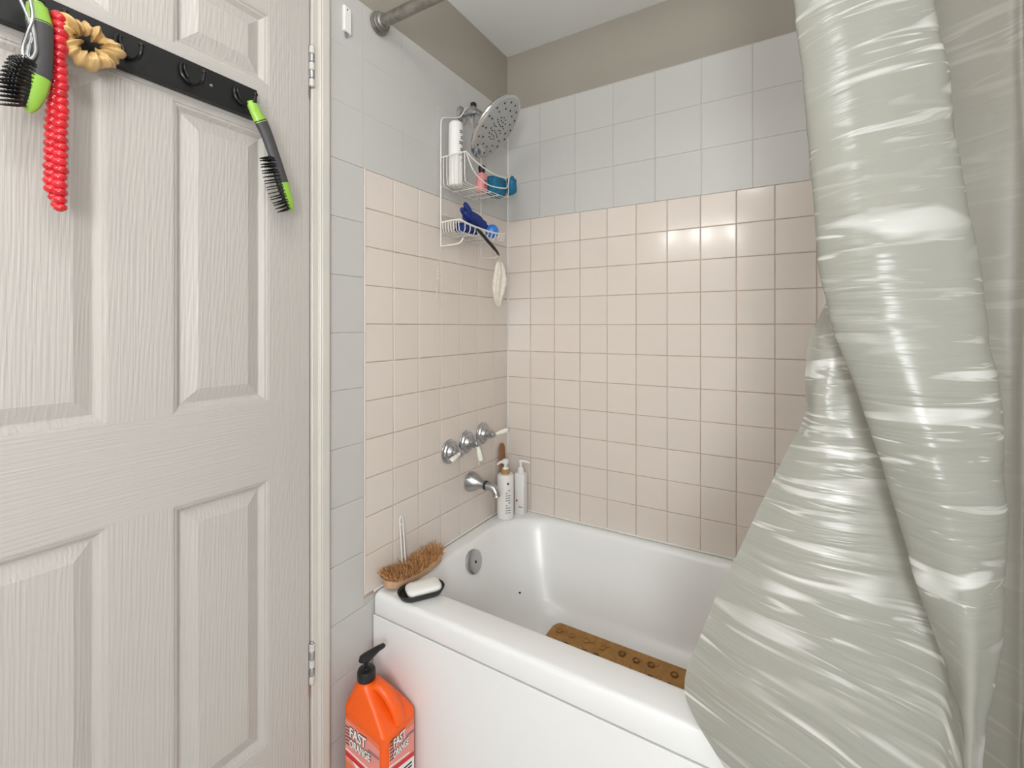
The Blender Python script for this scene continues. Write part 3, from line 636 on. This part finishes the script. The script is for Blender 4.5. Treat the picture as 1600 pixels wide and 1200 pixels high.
# ================================================================== TAPS AND SPOUT
def tap(y, z, lever, label):
    t = thing('tap_handle', label, 'tap', (0.0, y, z), 'three tub taps')
    MB().lathe((0.0005, y, z), (1, 0, 0), [(0, 0.040), (0.004, 0.042), (0.007, 0.041), (0.009, 0.036), (0.014, 0.033), (0.016, 0.026), (0.019, 0.024), (0.026, 0.018)], 32).build('escutcheon', M_satin, t)
    MB().lathe((0.025, y, z), (1, 0, 0), [(0, 0.0185), (0.003, 0.019), (0.006, 0.015), (0.008, 0.0145), (0.011, 0.017), (0.017, 0.017), (0.020, 0.012), (0.021, 0.0095), (0.023, 0.0122), (0.031, 0.0122), (0.034, 0.010), (0.036, 0.005)], 24).build('stem', M_satin, t)
    o = Vector((0.052, y, z)); d = Vector(lever).normalized()
    lv = MB().lathe(o+d*0.010, d, [(0, 0.0062), (0.006, 0.0068), (0.010, 0.006), (0.014, 0.0075), (0.030, 0.0092), (0.046, 0.0098), (0.052, 0.0085), (0.054, 0.005)], 18).build('lever', M_porc, t)
    MB().lathe(o+d*0.062, d, [(0, 0.0055), (0.002, 0.0062), (0.004, 0.004), (0.008, 0.0055), (0.011, 0.0045), (0.0125, 0.001)], 14).build('tip', M_satin, lv)
tap(-0.392, 0.787, (0.12, -0.97, -0.16), 'tap with white lever turned down left, nearest the door')
tap(-0.294, 0.799, (0.18, 0.12, -1), 'middle tub tap with white lever pointing down')
tap(-0.190, 0.810, (0.45, 0.85, 0.16), 'tap with white lever pointing right, nearest the corner')
t = thing('tub_spout', 'satin metal bell shaped tub spout with black ring', 'spout', (0.0, -0.268, 0.648))
MB().lathe((0.0005, -0.268, 0.648), (1, 0.0, -0.05), [(0, 0.034), (0.002, 0.0365), (0.008, 0.0365), (0.020, 0.033), (0.034, 0.025), (0.046, 0.0185), (0.060, 0.0155), (0.070, 0.0148)], 32).build('bell', M_satin, t)
MB().lathe((0.068, -0.268, 0.6445), (1, 0, -0.05), [(0, 0.0155), (0.002, 0.017), (0.007, 0.017), (0.009, 0.0155)], 24).build('ring', M_black, t)
MB().tube(smoothpath([(0.074, -0.268, 0.644), (0.088, -0.268, 0.644), (0.104, -0.268, 0.639), (0.115, -0.268, 0.627), (0.118, -0.268, 0.613)], 6), [0.0145]*8+[0.0145]*8+[0.0142]*6+[0.0145, 0.015, 0.0155], 20).build('nozzle', M_satin, t)

# ================================================================== BOTTLES IN THE CORNER
t = thing('pump_bottle', 'white round pump bottle with wood coloured collar and printed side by the tub spout', 'bottle', (0.056, -0.108, RIM))
bx_, by_ = 0.056, -0.108
MB().lathe((bx_, by_, RIM+0.0005), (0, 0, 1), [(0, 0.029), (0.003, 0.0325), (0.165, 0.0325), (0.171, 0.0305), (0.173, 0.02)], 36).build('body', M_wplastic, t)
MB().lathe((bx_, by_, RIM+0.173), (0, 0, 1), [(0, 0.0165), (0.0005, 0.017), (0.018, 0.017), (0.019, 0.013)], 24).build('collar', mat('wood_look_collar', (176, 136, 92), 0.5), t)
pm = MB().lathe((bx_, by_, RIM+0.191), (0, 0, 1), [(0, 0.013), (0.006, 0.011), (0.009, 0.0062), (0.022, 0.0062), (0.023, 0.013), (0.036, 0.0125), (0.039, 0.009)], 20).build('pump', M_wplastic, t)
MB().tube([(bx_, by_, RIM+0.222), (bx_-0.012, by_-0.018, RIM+0.221), (bx_-0.02, by_-0.03, RIM+0.212)], [0.006, 0.005, 0.004], 10).build('spout', M_wplastic, pm)
for k in range(10):
    hh = 0.115-0.0095*k; a0 = -0.70; r0 = 0.0327
    for j, aa in enumerate((a0-0.16, a0+0.16)):
        if (k*7+j*3) % 5 == 0: continue
        c0 = Vector((bx_, by_, RIM+hh))+Vector((math.cos(aa), math.sin(aa), 0))*r0; tg = Vector((-math.sin(aa), math.cos(aa), 0)); nn = Vector((math.cos(aa), math.sin(aa), 0))
        ww = 0.0042
        MB().loft([[c0-tg*ww+Vector((0, 0, z)), c0+tg*ww+Vector((0, 0, z)), c0+tg*ww-nn*0.002+Vector((0, 0, z)), c0-tg*ww-nn*0.002+Vector((0, 0, z))] for z in (-0.0013, 0.0013)]).build('print_line', M_ink, t, smooth=False)
c0 = Vector((bx_, by_, RIM+0.142))+Vector((math.cos(-0.7), math.sin(-0.7), 0))*0.0322
MB().lathe(c0, Vector((math.cos(-0.7), math.sin(-0.7), 0)), [(0, 0.005), (0.0007, 0.0045)], 6).build('leaf_emblem', M_ink, t, smooth=False)
t = thing('pump_bottle', 'white square pump bottle with red dot standing in the back corner', 'bottle', (0.096, -0.040, RIM))
bx_, by_ = 0.086, -0.040
MB().loft([rrect(bx_, by_, hx, hx*0.85, r, RIM+z, 4) for z, hx, r in ((0.0005, 0.020, 0.005), (0.003, 0.0215, 0.006), (0.158, 0.0215, 0.006), (0.163, 0.019, 0.006), (0.164, 0.012, 0.008))]).build('body', M_wplastic, t, angle=40)
MB().lathe((bx_, by_, RIM+0.163), (0, 0, 1), [(0, 0.0125), (0.018, 0.0125), (0.02, 0.010)], 20).build('collar', M_wplastic, t)
pm = MB().lathe((bx_, by_, RIM+0.182), (0, 0, 1), [(0, 0.0105), (0.005, 0.006), (0.022, 0.006), (0.023, 0.009), (0.031, 0.009), (0.033, 0.006)], 16).build('pump', M_wplastic, t)
MB().tube([(bx_, by_, RIM+0.2105), (bx_+0.026, by_+0.006, RIM+0.2095), (bx_+0.038, by_+0.009, RIM+0.204)], [0.0065, 0.005, 0.0035], 10).build('spout', M_wplastic, pm)
MB().lathe((bx_-0.008, by_-0.0181, RIM+0.055), (0, -1, 0), [(0, 0.0045), (0.0006, 0.0042)], 12).build('dot', M_inkred, t)
MB().box(bx_+0.002, bx_+0.018, by_-0.0189, by_-0.0182, RIM+0.03, RIM+0.033).build('print_line', M_ink, t, smooth=False)
t = thing('bath_brush', 'brown wooden brush handle with rounded top behind the corner bottles', 'brush', (0.016, -0.07, RIM))
hd = [(0.017, -0.066, RIM+0.001), (0.014, -0.066, RIM+0.10), (0.0125, -0.066, RIM+0.20)]
loops = []
for s in [i/24 for i in range(25)]:
    z = RIM+0.001+0.276*s; x = 0.020-0.010*s; hw = 0.014+0.004*math.sin(PI*min(1, max(0, (s-0.55)/0.5)))
    if s > 0.93: hw *= math.sqrt(max(0.02, 1-((s-0.93)/0.07)**2))
    loops.append([(x-0.0035, -0.060-hw, z), (x+0.0035, -0.060-hw*0.9, z), (x+0.0045, -0.060, z), (x+0.0035, -0.060+hw*0.9, z), (x-0.0035, -0.060+hw, z), (x-0.0045, -0.060, z)])
MB().loft(loops).build('handle', M_woodbr, t, angle=60)

# ================================================================== ON THE FRONT CORNER OF THE TUB
# scrub brush, bristles up
t = thing('scrub_brush', 'wooden scrub brush lying bristles up on the tub corner', 'brush', (0.05, -0.62, RIM))
A0 = Vector((0.040, -0.722, 0)); A1 = Vector((0.052, -0.505, 0)); ad = (A1-A0).normalized(); an = Vector((ad.y, -ad.x, 0)); LEN = (A1-A0).length
def bz(s): return 0.0005+0.016*(2*s-1)**2
loops = []
NS = 28
for i in range(NS+1):
    s = i/NS; e = min(s, 1-s); hw = 0.031*min(1, (max(e, 0.004)/0.12))**0.42
    hw *= 1-0.12*math.sin(PI*s)**4
    c0 = A0+ad*(LEN*s); zb = RIM+bz(s); zt = zb+0.021
    loops.append([c0-an*hw*0.86+Vector((0, 0, zb)), c0+an*hw*0.86+Vector((0, 0, zb)), c0+an*hw+Vector((0, 0, zb+0.005)), c0+an*hw+Vector((0, 0, zt-0.003)), c0+an*hw*0.92+Vector((0, 0, zt)), c0-an*hw*0.92+Vector((0, 0, zt)), c0-an*hw+Vector((0, 0, zt-0.003)), c0-an*hw+Vector((0, 0, zb+0.005))])
MB().loft(loops).build('block', M_woodlt, t, angle=50)
br = MB(); rb = random.Random(3)
for i in range(34):
    for j in range(9):
        s = 0.05+0.90*i/33+rb.uniform(-0.01, 0.01); e = min(s, 1-s); hw = 0.026*min(1, e/0.1)**0.45; q = (j/8*2-1)*hw
        if abs(q) > hw: continue
        c0 = A0+ad*(LEN*s)+an*q+Vector((0, 0, RIM+bz(s)+0.020))
        for _ in range(3):
            tip = c0+ad*((s-0.5)*0.02+rb.gauss(0, 0.007))+an*(q*0.35+rb.gauss(0, 0.006))+Vector((0, 0, 0.022+rb.gauss(0, 0.003)))
            b0 = c0+ad*rb.gauss(0, 0.002)+an*rb.gauss(0, 0.002); m_ = (b0+tip)/2+ad*rb.gauss(0, 0.004)+an*rb.gauss(0, 0.004)
            br.tube([b0, m_, tip], [0.0013, 0.0012, 0.0009], 3)
o = br.build('bristles', M_bristle, t, smooth=False); o['kind'] = 'stuff'
# soap dish and soap
t = thing('soap_dish', 'oval black soap dish on the tub rim', 'soap dish', (0.128, -0.667, RIM))
dc = Vector((0.131, -0.674, 0)); ang = math.radians(57)
def dloop(hx, hy, z):
    ca, sa = math.cos(ang), math.sin(ang)
    return [Vector((dc.x+p.x*ca-p.y*sa, dc.y+p.x*sa+p.y*ca, p.z)) for p in rrect(0, 0, hx, hy, min(hx, hy)*0.96, z, 8)]
MB().loft([dloop(0.050, 0.024, RIM+0.0005), dloop(0.058, 0.032, RIM+0.004), dloop(0.064, 0.037, RIM+0.014), dloop(0.066, 0.039, RIM+0.0185), dloop(0.0645, 0.0375, RIM+0.0200), dloop(0.0605, 0.0335, RIM+0.0185), dloop(0.056, 0.030, RIM+0.011), dloop(0.045, 0.022, RIM+0.0095)]).build('dish', M_black, t, angle=50)
dc = Vector((0.1345, -0.669, 0))
def sloop(hx, hy, z):
    ca, sa = math.cos(ang), math.sin(ang)
    return [Vector((dc.x+p.x*ca-p.y*sa, dc.y+p.x*sa+p.y*ca, p.z)) for p in rrect(0, 0, hx, hy, min(hx, hy)*0.62, z, 8)]
so = MB().loft([sloop(0.040, 0.020, RIM+0.0105), sloop(0.047, 0.028, RIM+0.013), sloop(0.049, 0.0305, RIM+0.019), sloop(0.048, 0.0295, RIM+0.025), sloop(0.043, 0.0245, RIM+0.0285), sloop(0.02, 0.008, RIM+0.0292)]).build('soap_bar', M_soap, angle=70)
tag(so, 'white bar of soap in the black dish', 'soap')
# white plastic stick leaning on the tile
t = thing('plastic_handle', 'thin white plastic loop handle leaning on the tile behind the scrub brush', 'handle', (0.018, -0.62, RIM))
pth = [(0.019, -0.631, RIM+0.003)]+[(0.019-0.0135*k/6, -0.631, RIM+0.003+0.160*k/6) for k in range(1, 7)]+[(0.0052, -0.629, 0.640), (0.005, -0.6265, 0.645), (0.005, -0.6225, 0.645), (0.0052, -0.620, 0.640)]+[(0.0055+0.0135*k/6, -0.618, RIM+0.163-0.160*k/6) for k in range(7)]
MB().tube(pth, 0.0022, 8).build('loop', M_wplastic, t)
MB().box(0.0065, 0.0085, -0.6290, -0.6200, 0.618, 0.624).build('bridge', M_wplastic, t, smooth=False)

# ================================================================== BATH MAT
t = thing('bath_mat', 'ochre rubber bath mat with round suction rings on the tub floor', 'bath mat', (0.65, -0.32, 0.151))
def floor_z(x, y):
    h = sh.ray_cast(Vector((x, y, 0.6)), Vector((0, 0, -1))); return h[0].z if h[0] else 0.151
def draped(i, dz): return [Vector((p.x, p.y, floor_z(p.x, p.y)+dz)) for p in rrect(0.66, -0.322, 0.362-i, 0.166-i, 0.03 if i < 0.02 else 0.02, 0, 6)]
MB().loft([draped(i, 0.0008) for i in (0.12, 0.08, 0.05, 0.03, 0.015, 0.002)]+[draped(0, 0.002), draped(0, 0.005)]+[draped(i, 0.0062) for i in (0.002, 0.015, 0.03, 0.05, 0.08, 0.12)]).build('sheet', M_mat, t, angle=50)
ring_me = None; rr = random.Random(5)
tor = MB().tube([(0.0095*math.cos(2*PI*k/16), 0.0095*math.sin(2*PI*k/16), 0) for k in range(16)], 0.0028, 6, closed=True)
disc = MB().lathe((0, 0, -0.001), (0, 0, 1), [(0, 0.0165), (0.0025, 0.0155), (0.003, 0.001)], 16)
def shared(mb, name, m):
    me = bpy.data.meshes.new(name); me.from_pydata([tuple(v) for v in mb.v], [], mb.f)
    for p in me.polygons: p.use_smooth = True
    me.materials.append(m); return me
tor_d = shared(tor, 'suction_ring', M_matring); tor_l = shared(tor, 'suction_ring', M_mat); disc_m = shared(disc, 'bubble', M_mat)
for i in range(13):
    for j in range(6):
        x = 0.325+0.0545*i+rr.uniform(-0.009, 0.009); y = -0.190-0.052*j+rr.uniform(-0.004, 0.004)
        if x > 1.0: continue
        o = bpy.data.objects.new('suction_ring', tor_d if rr.random() < 0.6 else tor_l); C.objects.link(o); o.parent = t; o.location = Vector((x, y, floor_z(x, y)+0.0078))-OFF[t.name]
for i in range(26):
    x = 0.32+0.026*i; y = -0.176 if i % 2 else -0.220
    o = bpy.data.objects.new('bubble', disc_m); C.objects.link(o); o.parent = t; x += rr.uniform(-0.006, 0.006); y += rr.uniform(-0.006, 0.002); o.location = Vector((x, y, floor_z(x, y)+0.0066))-OFF[t.name]
    f = rr.uniform(0.4, 0.8); o.scale = (f, f, 0.35)

# ================================================================== ORANGE JUG
jr = math.radians(2.0); ju = Vector((math.cos(jr), math.sin(jr), 0)); jw = Vector((-math.sin(jr), math.cos(jr), 0)); jc = Vector((0.106, -0.802, 0))
jug = thing('soap_jug', 'orange pump jug of hand cleaner with black pump beside the tub apron', 'jug', tuple(jc))
def J(u, w_, z): return jc+ju*u+jw*w_+Vector((0, 0, z))
def jl(cu, cw, hu_, hw_, r, z, tilt=0.0):
    return [J(p.x, p.y, p.z+tilt*p.x) for p in rrect(cu, cw, hu_, hw_, r, z, 5)]
NU, NW = -0.030, -0.018
MB().loft([jl(0, 0, 0.066, 0.050, 0.02, 0.0005), jl(0, 0, 0.074, 0.058, 0.018, 0.006), jl(0, 0, 0.074, 0.058, 0.018, 0.226, -0.20), jl(0, 0, 0.0735, 0.0575, 0.018, 0.234, -0.22), jl(-0.003, 0, 0.067, 0.054, 0.016, 0.243, -0.26),
           jl(-0.012, -0.004, 0.048, 0.044, 0.016, 0.264, -0.26), jl(-0.024, -0.012, 0.033, 0.032, 0.018, 0.287, -0.14), jl(NU, NW, 0.0235, 0.0235, 0.0225, 0.301), jl(NU, NW, 0.0215, 0.0215, 0.021, 0.306), jl(NU, NW, 0.021, 0.021, 0.0205, 0.314)]).build('body', M_orange, jug, angle=28)
def hsec(c, d, wdt, hgt):
    d = Vector(d).normalized(); s = jw; n = s.cross(d).normalized()
    return [c+s*(wdt*math.cos(a))+n*(hgt*math.sin(a)) for a in [2*PI*k/16 for k in range(16)]]
hp = smoothpath([J(-0.018, -0.014, 0.290), J(0.000, -0.011, 0.298), J(0.020, -0.007, 0.293), J(0.042, -0.003, 0.271), J(0.060, 0, 0.243), J(0.066, 0, 0.222)], 4)
MB().loft([hsec(p, (hp[min(i+1, len(hp)-1)]-hp[max(i-1, 0)]), 0.0165, 0.0115) for i, p in enumerate(hp)]).build('handle', M_orange, jug, angle=60)
cp = MB().lathe(J(NU, NW, 0.309), (0, 0, 1), [(0, 0.0225), (0.001, 0.0232), (0.020, 0.0232), (0.025, 0.021), (0.027, 0.016), (0.027, 0.009)], 28).build('cap', M_black, jug)
pu_ = MB().lathe(J(NU, NW, 0.335), (0, 0, 1), [(0, 0.010), (0.004, 0.009), (0.006, 0.0052), (0.022, 0.0052)], 16).build('pump', M_black, jug)
nd = (jw*0.96+ju*0.28).normalized(); p0 = J(NU, NW, 0.362)
MB().tube([p0-nd*0.014+Vector((0, 0, -0.004)), p0-nd*0.012, p0+Vector((0, 0, 0.001)), p0+nd*0.015+Vector((0, 0, 0.004)), p0+nd*0.034+Vector((0, 0, 0.008)), p0+nd*0.048+Vector((0, 0, 0.008)), p0+nd*0.052+Vector((0, 0, 0.006))], [0.008, 0.0115, 0.0125, 0.0105, 0.0075, 0.0065, 0.004], 14).build('nozzle', M_black, pu_)
# labels on the two visible faces
def jug_label(origin, right, wdt, nrm, ts, ta_, tb_):
    up = Vector((0, 0, 1)); right = Vector(right).normalized(); nrm = Vector(nrm).normalized()
    def pl(name, pts, m, h, par):
        base = [origin+right*a+up*b+nrm*h for a, b in pts]; back = [p-nrm*0.0008 for p in base]
        return MB().loft([back, base]).build(name, m, par, smooth=False)
    lab = pl('label', [(0, 0.03), (wdt, 0.03), (wdt, tb_), (0, ta_)], mat('salmon_label', (240, 122, 82), 0.4), 0.0008, jug)
    pl('pink_fade', [(0, 0.12), (wdt, 0.095), (wdt, tb_-0.014), (0, ta_-0.006)], M_inkpink, 0.0012, lab)
    pl('red_stripe', [(0, 0.143), (wdt, 0.118), (wdt, 0.108), (0, 0.131)], M_inkred, 0.0017, lab)
    pl('thin_red_stripe', [(0, 0.150), (wdt*0.8, 0.130), (wdt*0.8, 0.127), (0, 0.147)], M_inkwh, 0.0017, lab)
    pl('white_flash', [(wdt*0.22, 0.126), (wdt, 0.105), (wdt, 0.07), (wdt*0.55, 0.085)], M_inkwh, 0.0020, lab)
    for k in range(3): pl('black_print_bar', [(wdt*0.5+0.004*k, 0.108-0.009*k), (wdt*0.9, 0.100-0.009*k), (wdt*0.9, 0.096-0.009*k), (wdt*0.5+0.004*k, 0.104-0.009*k)], M_inkbk, 0.0026, lab)
    for k in range(6): pl('speed_line', [(0.001, 0.207-0.0085*k), (wdt*0.16, 0.2055-0.0085*k), (wdt*0.16, 0.2035-0.0085*k), (0.001, 0.205-0.0085*k)], M_ink, 0.0024, lab)
    pl('grey_print_bar', [(wdt*0.68, 0.181), (wdt*0.98, 0.176), (wdt*0.98, 0.170), (wdt*0.68, 0.175)], mat('grey_print', (150, 120, 118), 0.5), 0.0024, lab)
    tilt = Vector((right.x, right.y, -0.10)).normalized()
    for s, z, sz in (('FAST', 0.186, ts), ('ORANGE', 0.161, ts*0.80)):
        w0 = wdt*0.13
        sc = (wdt*0.56)/(len(s)*sz*0.62)
        text_obj('lettering_outline', s, sz, M_inkbk, lab, face_mtx(origin+right*w0+up*z+nrm*0.0022, tilt, up), 0.0004, 0.055*sz, 0.0, sc)
        text_obj('lettering', s, sz, M_inkwh, lab, face_mtx(origin+right*w0+up*z+nrm*0.0030, tilt, up), 0.0004, 0.018*sz, 0.0, sc)
jug_label(J(-0.060, -0.058, 0), ju, 0.118, -jw, 0.034, 0.226, 0.206)
jug_label(J(0.074, -0.044, 0), jw, 0.088, ju, 0.030, 0.204, 0.204)

# ================================================================== SMALL BRACKET HIGH ON THE TILE
t = thing('wall_bracket', 'small white plastic wall bracket high on the tile beside the door casing', 'bracket', (0.0, -0.824, 2.036))
MB().loft([[(x, -0.8365+a, 2.006), (x, -0.8125-a, 2.003), (x, -0.8125-a, 2.070-a), (x, -0.8365+a, 2.073-a)] for x, a in ((0.0005, 0), (0.008, 0), (0.010, 0.002))]).build('body', M_wplastic, t, smooth=False, bevel=0.0015)
MB().lathe((0.0098, -0.8265, 2.063), (1, 0, 0), [(0, 0.0022), (0.0006, 0.002)], 10).build('screw', M_dark, t)
MB().box(0.002, 0.006, -0.829, -0.821, 1.994, 2.006).build('metal_tip', M_satin, t, smooth=False)

# ================================================================== HOOK RACK ON THE DOOR
rack = thing('hook_rack', 'black wall hook rail mounted on the white panelled door', 'hook rail', (0.0, -1.29, 1.705))
MB().box(0.0005, 0.018, -1.56, -1.0725, 1.6745, 1.7375).build('board', M_rack, rack, smooth=False, bevel=0.0015)
HOOKS = [-1.500, -1.404, -1.306, -1.207, -1.1085]
for y in HOOKS:
    z = 1.716
    hk = MB().tube(smoothpath([(0.019, y-0.010, z+0.010), (0.0215, y-0.014, z+0.002), (0.022, y-0.013, z-0.012), (0.022, y-0.004, z-0.022), (0.0225, y+0.004, z-0.024)], 4), 0.0034, 8).build('hook', M_blackmetal, rack)
    MB().tube(smoothpath([(0.0225, y+0.002, z-0.024), (0.032, y+0.005, z-0.030), (0.044, y+0.008, z-0.030), (0.053, y+0.010, z-0.022), (0.055, y+0.011, z-0.010)], 5), 0.0033, 10).build('prong', M_blackmetal, hk)
    MB().sphere((0.055, y+0.011, z-0.008), 0.0048, 12, 8).build('knob', M_blackmetal, hk)
    MB().tube(smoothpath([(0.020, y-0.006, z+0.010), (0.022, y-0.008, z), (0.022, y-0.002, z-0.014)], 4), 0.0026, 8).build('back_loop', M_blackmetal, hk)
for y in (-1.385, -1.166):
    MB().lathe((0.0178, y, 1.706), (1, 0, 0), [(0, 0.0034), (0.0012, 0.003), (0.0016, 0.001)], 10).build('screw', M_satin, rack)

# ---- hair brushes
def resample(P, n):
    d = [0.0]
    for a, b in zip(P, P[1:]): d.append(d[-1]+(b-a).length)
    out = []; i = 0
    for k in range(n):
        s = d[-1]*k/(n-1)
        while i < len(P)-2 and d[i+1] < s: i += 1
        out.append(P[i].lerp(P[i+1], min(1, (s-d[i])/max(1e-9, d[i+1]-d[i]))))
    return out
def hairbrush(label, path, r, side, blen, npad, fr=(0.14, 0.70), pad0=0.52):
    P = resample(smoothpath(path, 8), 60); n = len(P)
    t = thing('hair_brush', label, 'hair brush', tuple(P[0]), 'hair brushes on the hook rail')
    def seg(a, b, name, m, rf):
        ia, ib = int(a*(n-1)), int(round(b*(n-1))); pts = P[ia:ib+1]; k = len(pts)
        return MB().tube(pts, [rf(i/(k-1)) for i in range(k)], 16, hint=(1, 0, 0), flat=0.72).build(name, m, t)
    seg(0, fr[0], 'hanging_end', M_green, lambda s: r*(0.75+0.3*s) if s > 0.1 else r*0.55)
    seg(fr[0], fr[1], 'grip', M_grip, lambda s: r*(1.05-0.12*math.sin(PI*s)))
    seg(fr[1], 1, 'tip', M_green, lambda s: r*1.03*math.sqrt(max(0.03, 1-s**2.6)))
    side = Vector(side).normalized()
    ia, ib = int(pad0*(n-1)), int(0.97*(n-1))
    pad = [P[i]+side*r*0.55 for i in range(ia, ib+1)]
    pdm = MB().tube(pad, [r*0.55*math.sqrt(max(0.05, math.sin(PI*(0.04+0.92*i/(len(pad)-1))))) for i in range(len(pad))], 12, hint=(1, 0, 0)).build('cushion', M_black, t)
    bm_ = MB(); tips = MB(); cr_ = side.cross(P[ib]-P[ia]).normalized()
    for i in range(npad):
        s = i/(npad-1); p = pad[0].lerp(pad[-1], s)*0.3+pad[int(s*(len(pad)-1))]*0.7
        ax_ = (P[ib]-P[ia]).normalized()
        for j in (-3, -2, -1, 0, 1, 2, 3):
            d = (side+cr_*j*0.15+ax_*(s-0.5)*0.5).normalized(); q = p+cr_*j*r*0.2
            L_ = blen*(0.80+0.2*math.sin(PI*s))
            bm_.tube([q, q+d*L_], [0.0011, 0.0008], 4); tips.sphere(q+d*L_, 0.0014, 6, 4)
    o = bm_.build('bristles', M_black, t, smooth=False); o['kind'] = 'stuff'
    o = tips.build('bristle_tips', M_black, t); o['kind'] = 'stuff'
    return t
hairbrush('lime green and charcoal hair brush hanging from the last hook near the hinges', [(0.047, -1.104, 1.694), (0.049, -1.092, 1.672), (0.050, -1.073, 1.640), (0.051, -1.052, 1.588), (0.050, -1.033, 1.535), (0.048, -1.018, 1.500), (0.047, -1.0095, 1.483)], 0.0135, (0.1, -0.90, -0.36), 0.024, 18, (0.18, 0.73))
hairbrush('lime green and grey hair brush hanging left of the red beads', [(0.050, -1.4235, 1.706), (0.052, -1.4225, 1.690), (0.056, -1.4205, 1.660), (0.060, -1.4215, 1.620), (0.060, -1.4255, 1.588), (0.058, -1.4305, 1.558), (0.056, -1.4330, 1.536)], 0.0150, (0.25, -0.85, -0.05), 0.024, 13, (0.20, 0.68), 0.60)

# ---- red bead strand hanging double
t = thing('bead_necklace', 'strand of red coral beads hanging from the hook rail', 'necklace', (0.047, -1.40, 1.40))
bead = shared(MB().sphere((0, 0, 0), 1.0, 14, 10), 'bead', M_red)
rbz = random.Random(11)
for strand in (0, 1):
    for k in range(26):
        s = k/25; z = 1.696-0.292*s
        wob = 0.0055 if strand else -0.0030
        if s < 0.62: wob *= 0.25 if strand else 1
        end = max(0, (s-0.9)/0.1)
        o = bpy.data.objects.new('bead', bead); C.objects.link(o); o.parent = t
        y = -1.3985-0.0045*s*(1-end)+(0.004 if strand == 0 else -0.004)*min(1, s*1.6)*(1-end*0.8)+rbz.uniform(-0.0008, 0.0008)
        x = (0.052 if strand == 0 else 0.045)
        o.location = Vector((x, y, z+(0.0045 if strand else 0)))-OFF[t.name]
        f = 0.0098*(1-0.12*end)*rbz.uniform(0.94, 1.05); o.scale = (f, f, f*0.76); o.rotation_euler = (rbz.uniform(-0.25, 0.25), rbz.uniform(-0.25, 0.25), 0)

# ---- gold scrunchie
t = thing('scrunchie', 'gold satin scrunchie hanging from the hook rail beside the red beads', 'scrunchie', (0.048, -1.352, 1.67))
sc = Vector((0.046, -1.3625, 1.6755)); loops = []
rs = random.Random(4)
for i in range(120):
    th = 2*PI*i/120; lp = []
    R0 = 0.0300+0.0028*math.sin(3*th+0.5)+0.0015*math.sin(5*th)
    rad = 0.0125*(1+0.55*mnoise.noise(Vector((math.cos(th)*3.2, math.sin(th)*3.2, 1.7)))+0.12*math.sin(13*th+2.4*math.sin(3*th)))
    for j in range(20):
        ph = 2*PI*j/20
        f = 1+0.13*math.sin(ph*2+6*th+2*math.sin(2*th))+0.45*mnoise.noise(Vector((math.cos(th)*5, math.sin(th)*5, math.sin(ph)*1.4+math.cos(ph))))
        rr_ = R0+rad*math.cos(ph)*f
        lp.append(sc+Vector((rad*1.15*math.sin(ph)*f+0.003*math.sin(5*th), math.cos(th)*rr_*0.95, math.sin(th)*rr_*0.82)))
    loops.append(lp)
MB().loft(loops, closed=True).build('ruffled_ring', M_gold, t, angle=80)

# ---- silver clip at the left edge
t = thing('hair_clip', 'long silver metal hair clip hanging beside the green and grey brush', 'hair clip', (0.065, -1.435, 1.62))
MB().tube(smoothpath([(0.062, -1.4490, 1.716), (0.068, -1.4440, 1.690), (0.073, -1.4365, 1.664), (0.072, -1.4340, 1.642), (0.070, -1.4385, 1.618)], 6), 0.0022, 8).build('prong', M_silver, t)
MB().tube(smoothpath([(0.062, -1.4345, 1.716), (0.068, -1.4335, 1.692), (0.074, -1.4330, 1.668), (0.075, -1.4380, 1.645), (0.071, -1.4420, 1.622), (0.068, -1.4405, 1.606)], 6), 0.0024, 8).build('prong', M_silver, t)
MB().tube(smoothpath([(0.074, -1.4335, 1.660), (0.075, -1.4310, 1.640), (0.074, -1.4300, 1.622), (0.072, -1.4335, 1.610), (0.071, -1.4375, 1.612), (0.072, -1.4365, 1.628)], 6), 0.0026, 8).build('spring_loop', M_silver, t)
MB().tube(smoothpath([(0.062, -1.4490, 1.716), (0.055, -1.4440, 1.720), (0.055, -1.4390, 1.720), (0.062, -1.4345, 1.716)], 5), 0.0022, 8).build('bridge', M_silver, t)
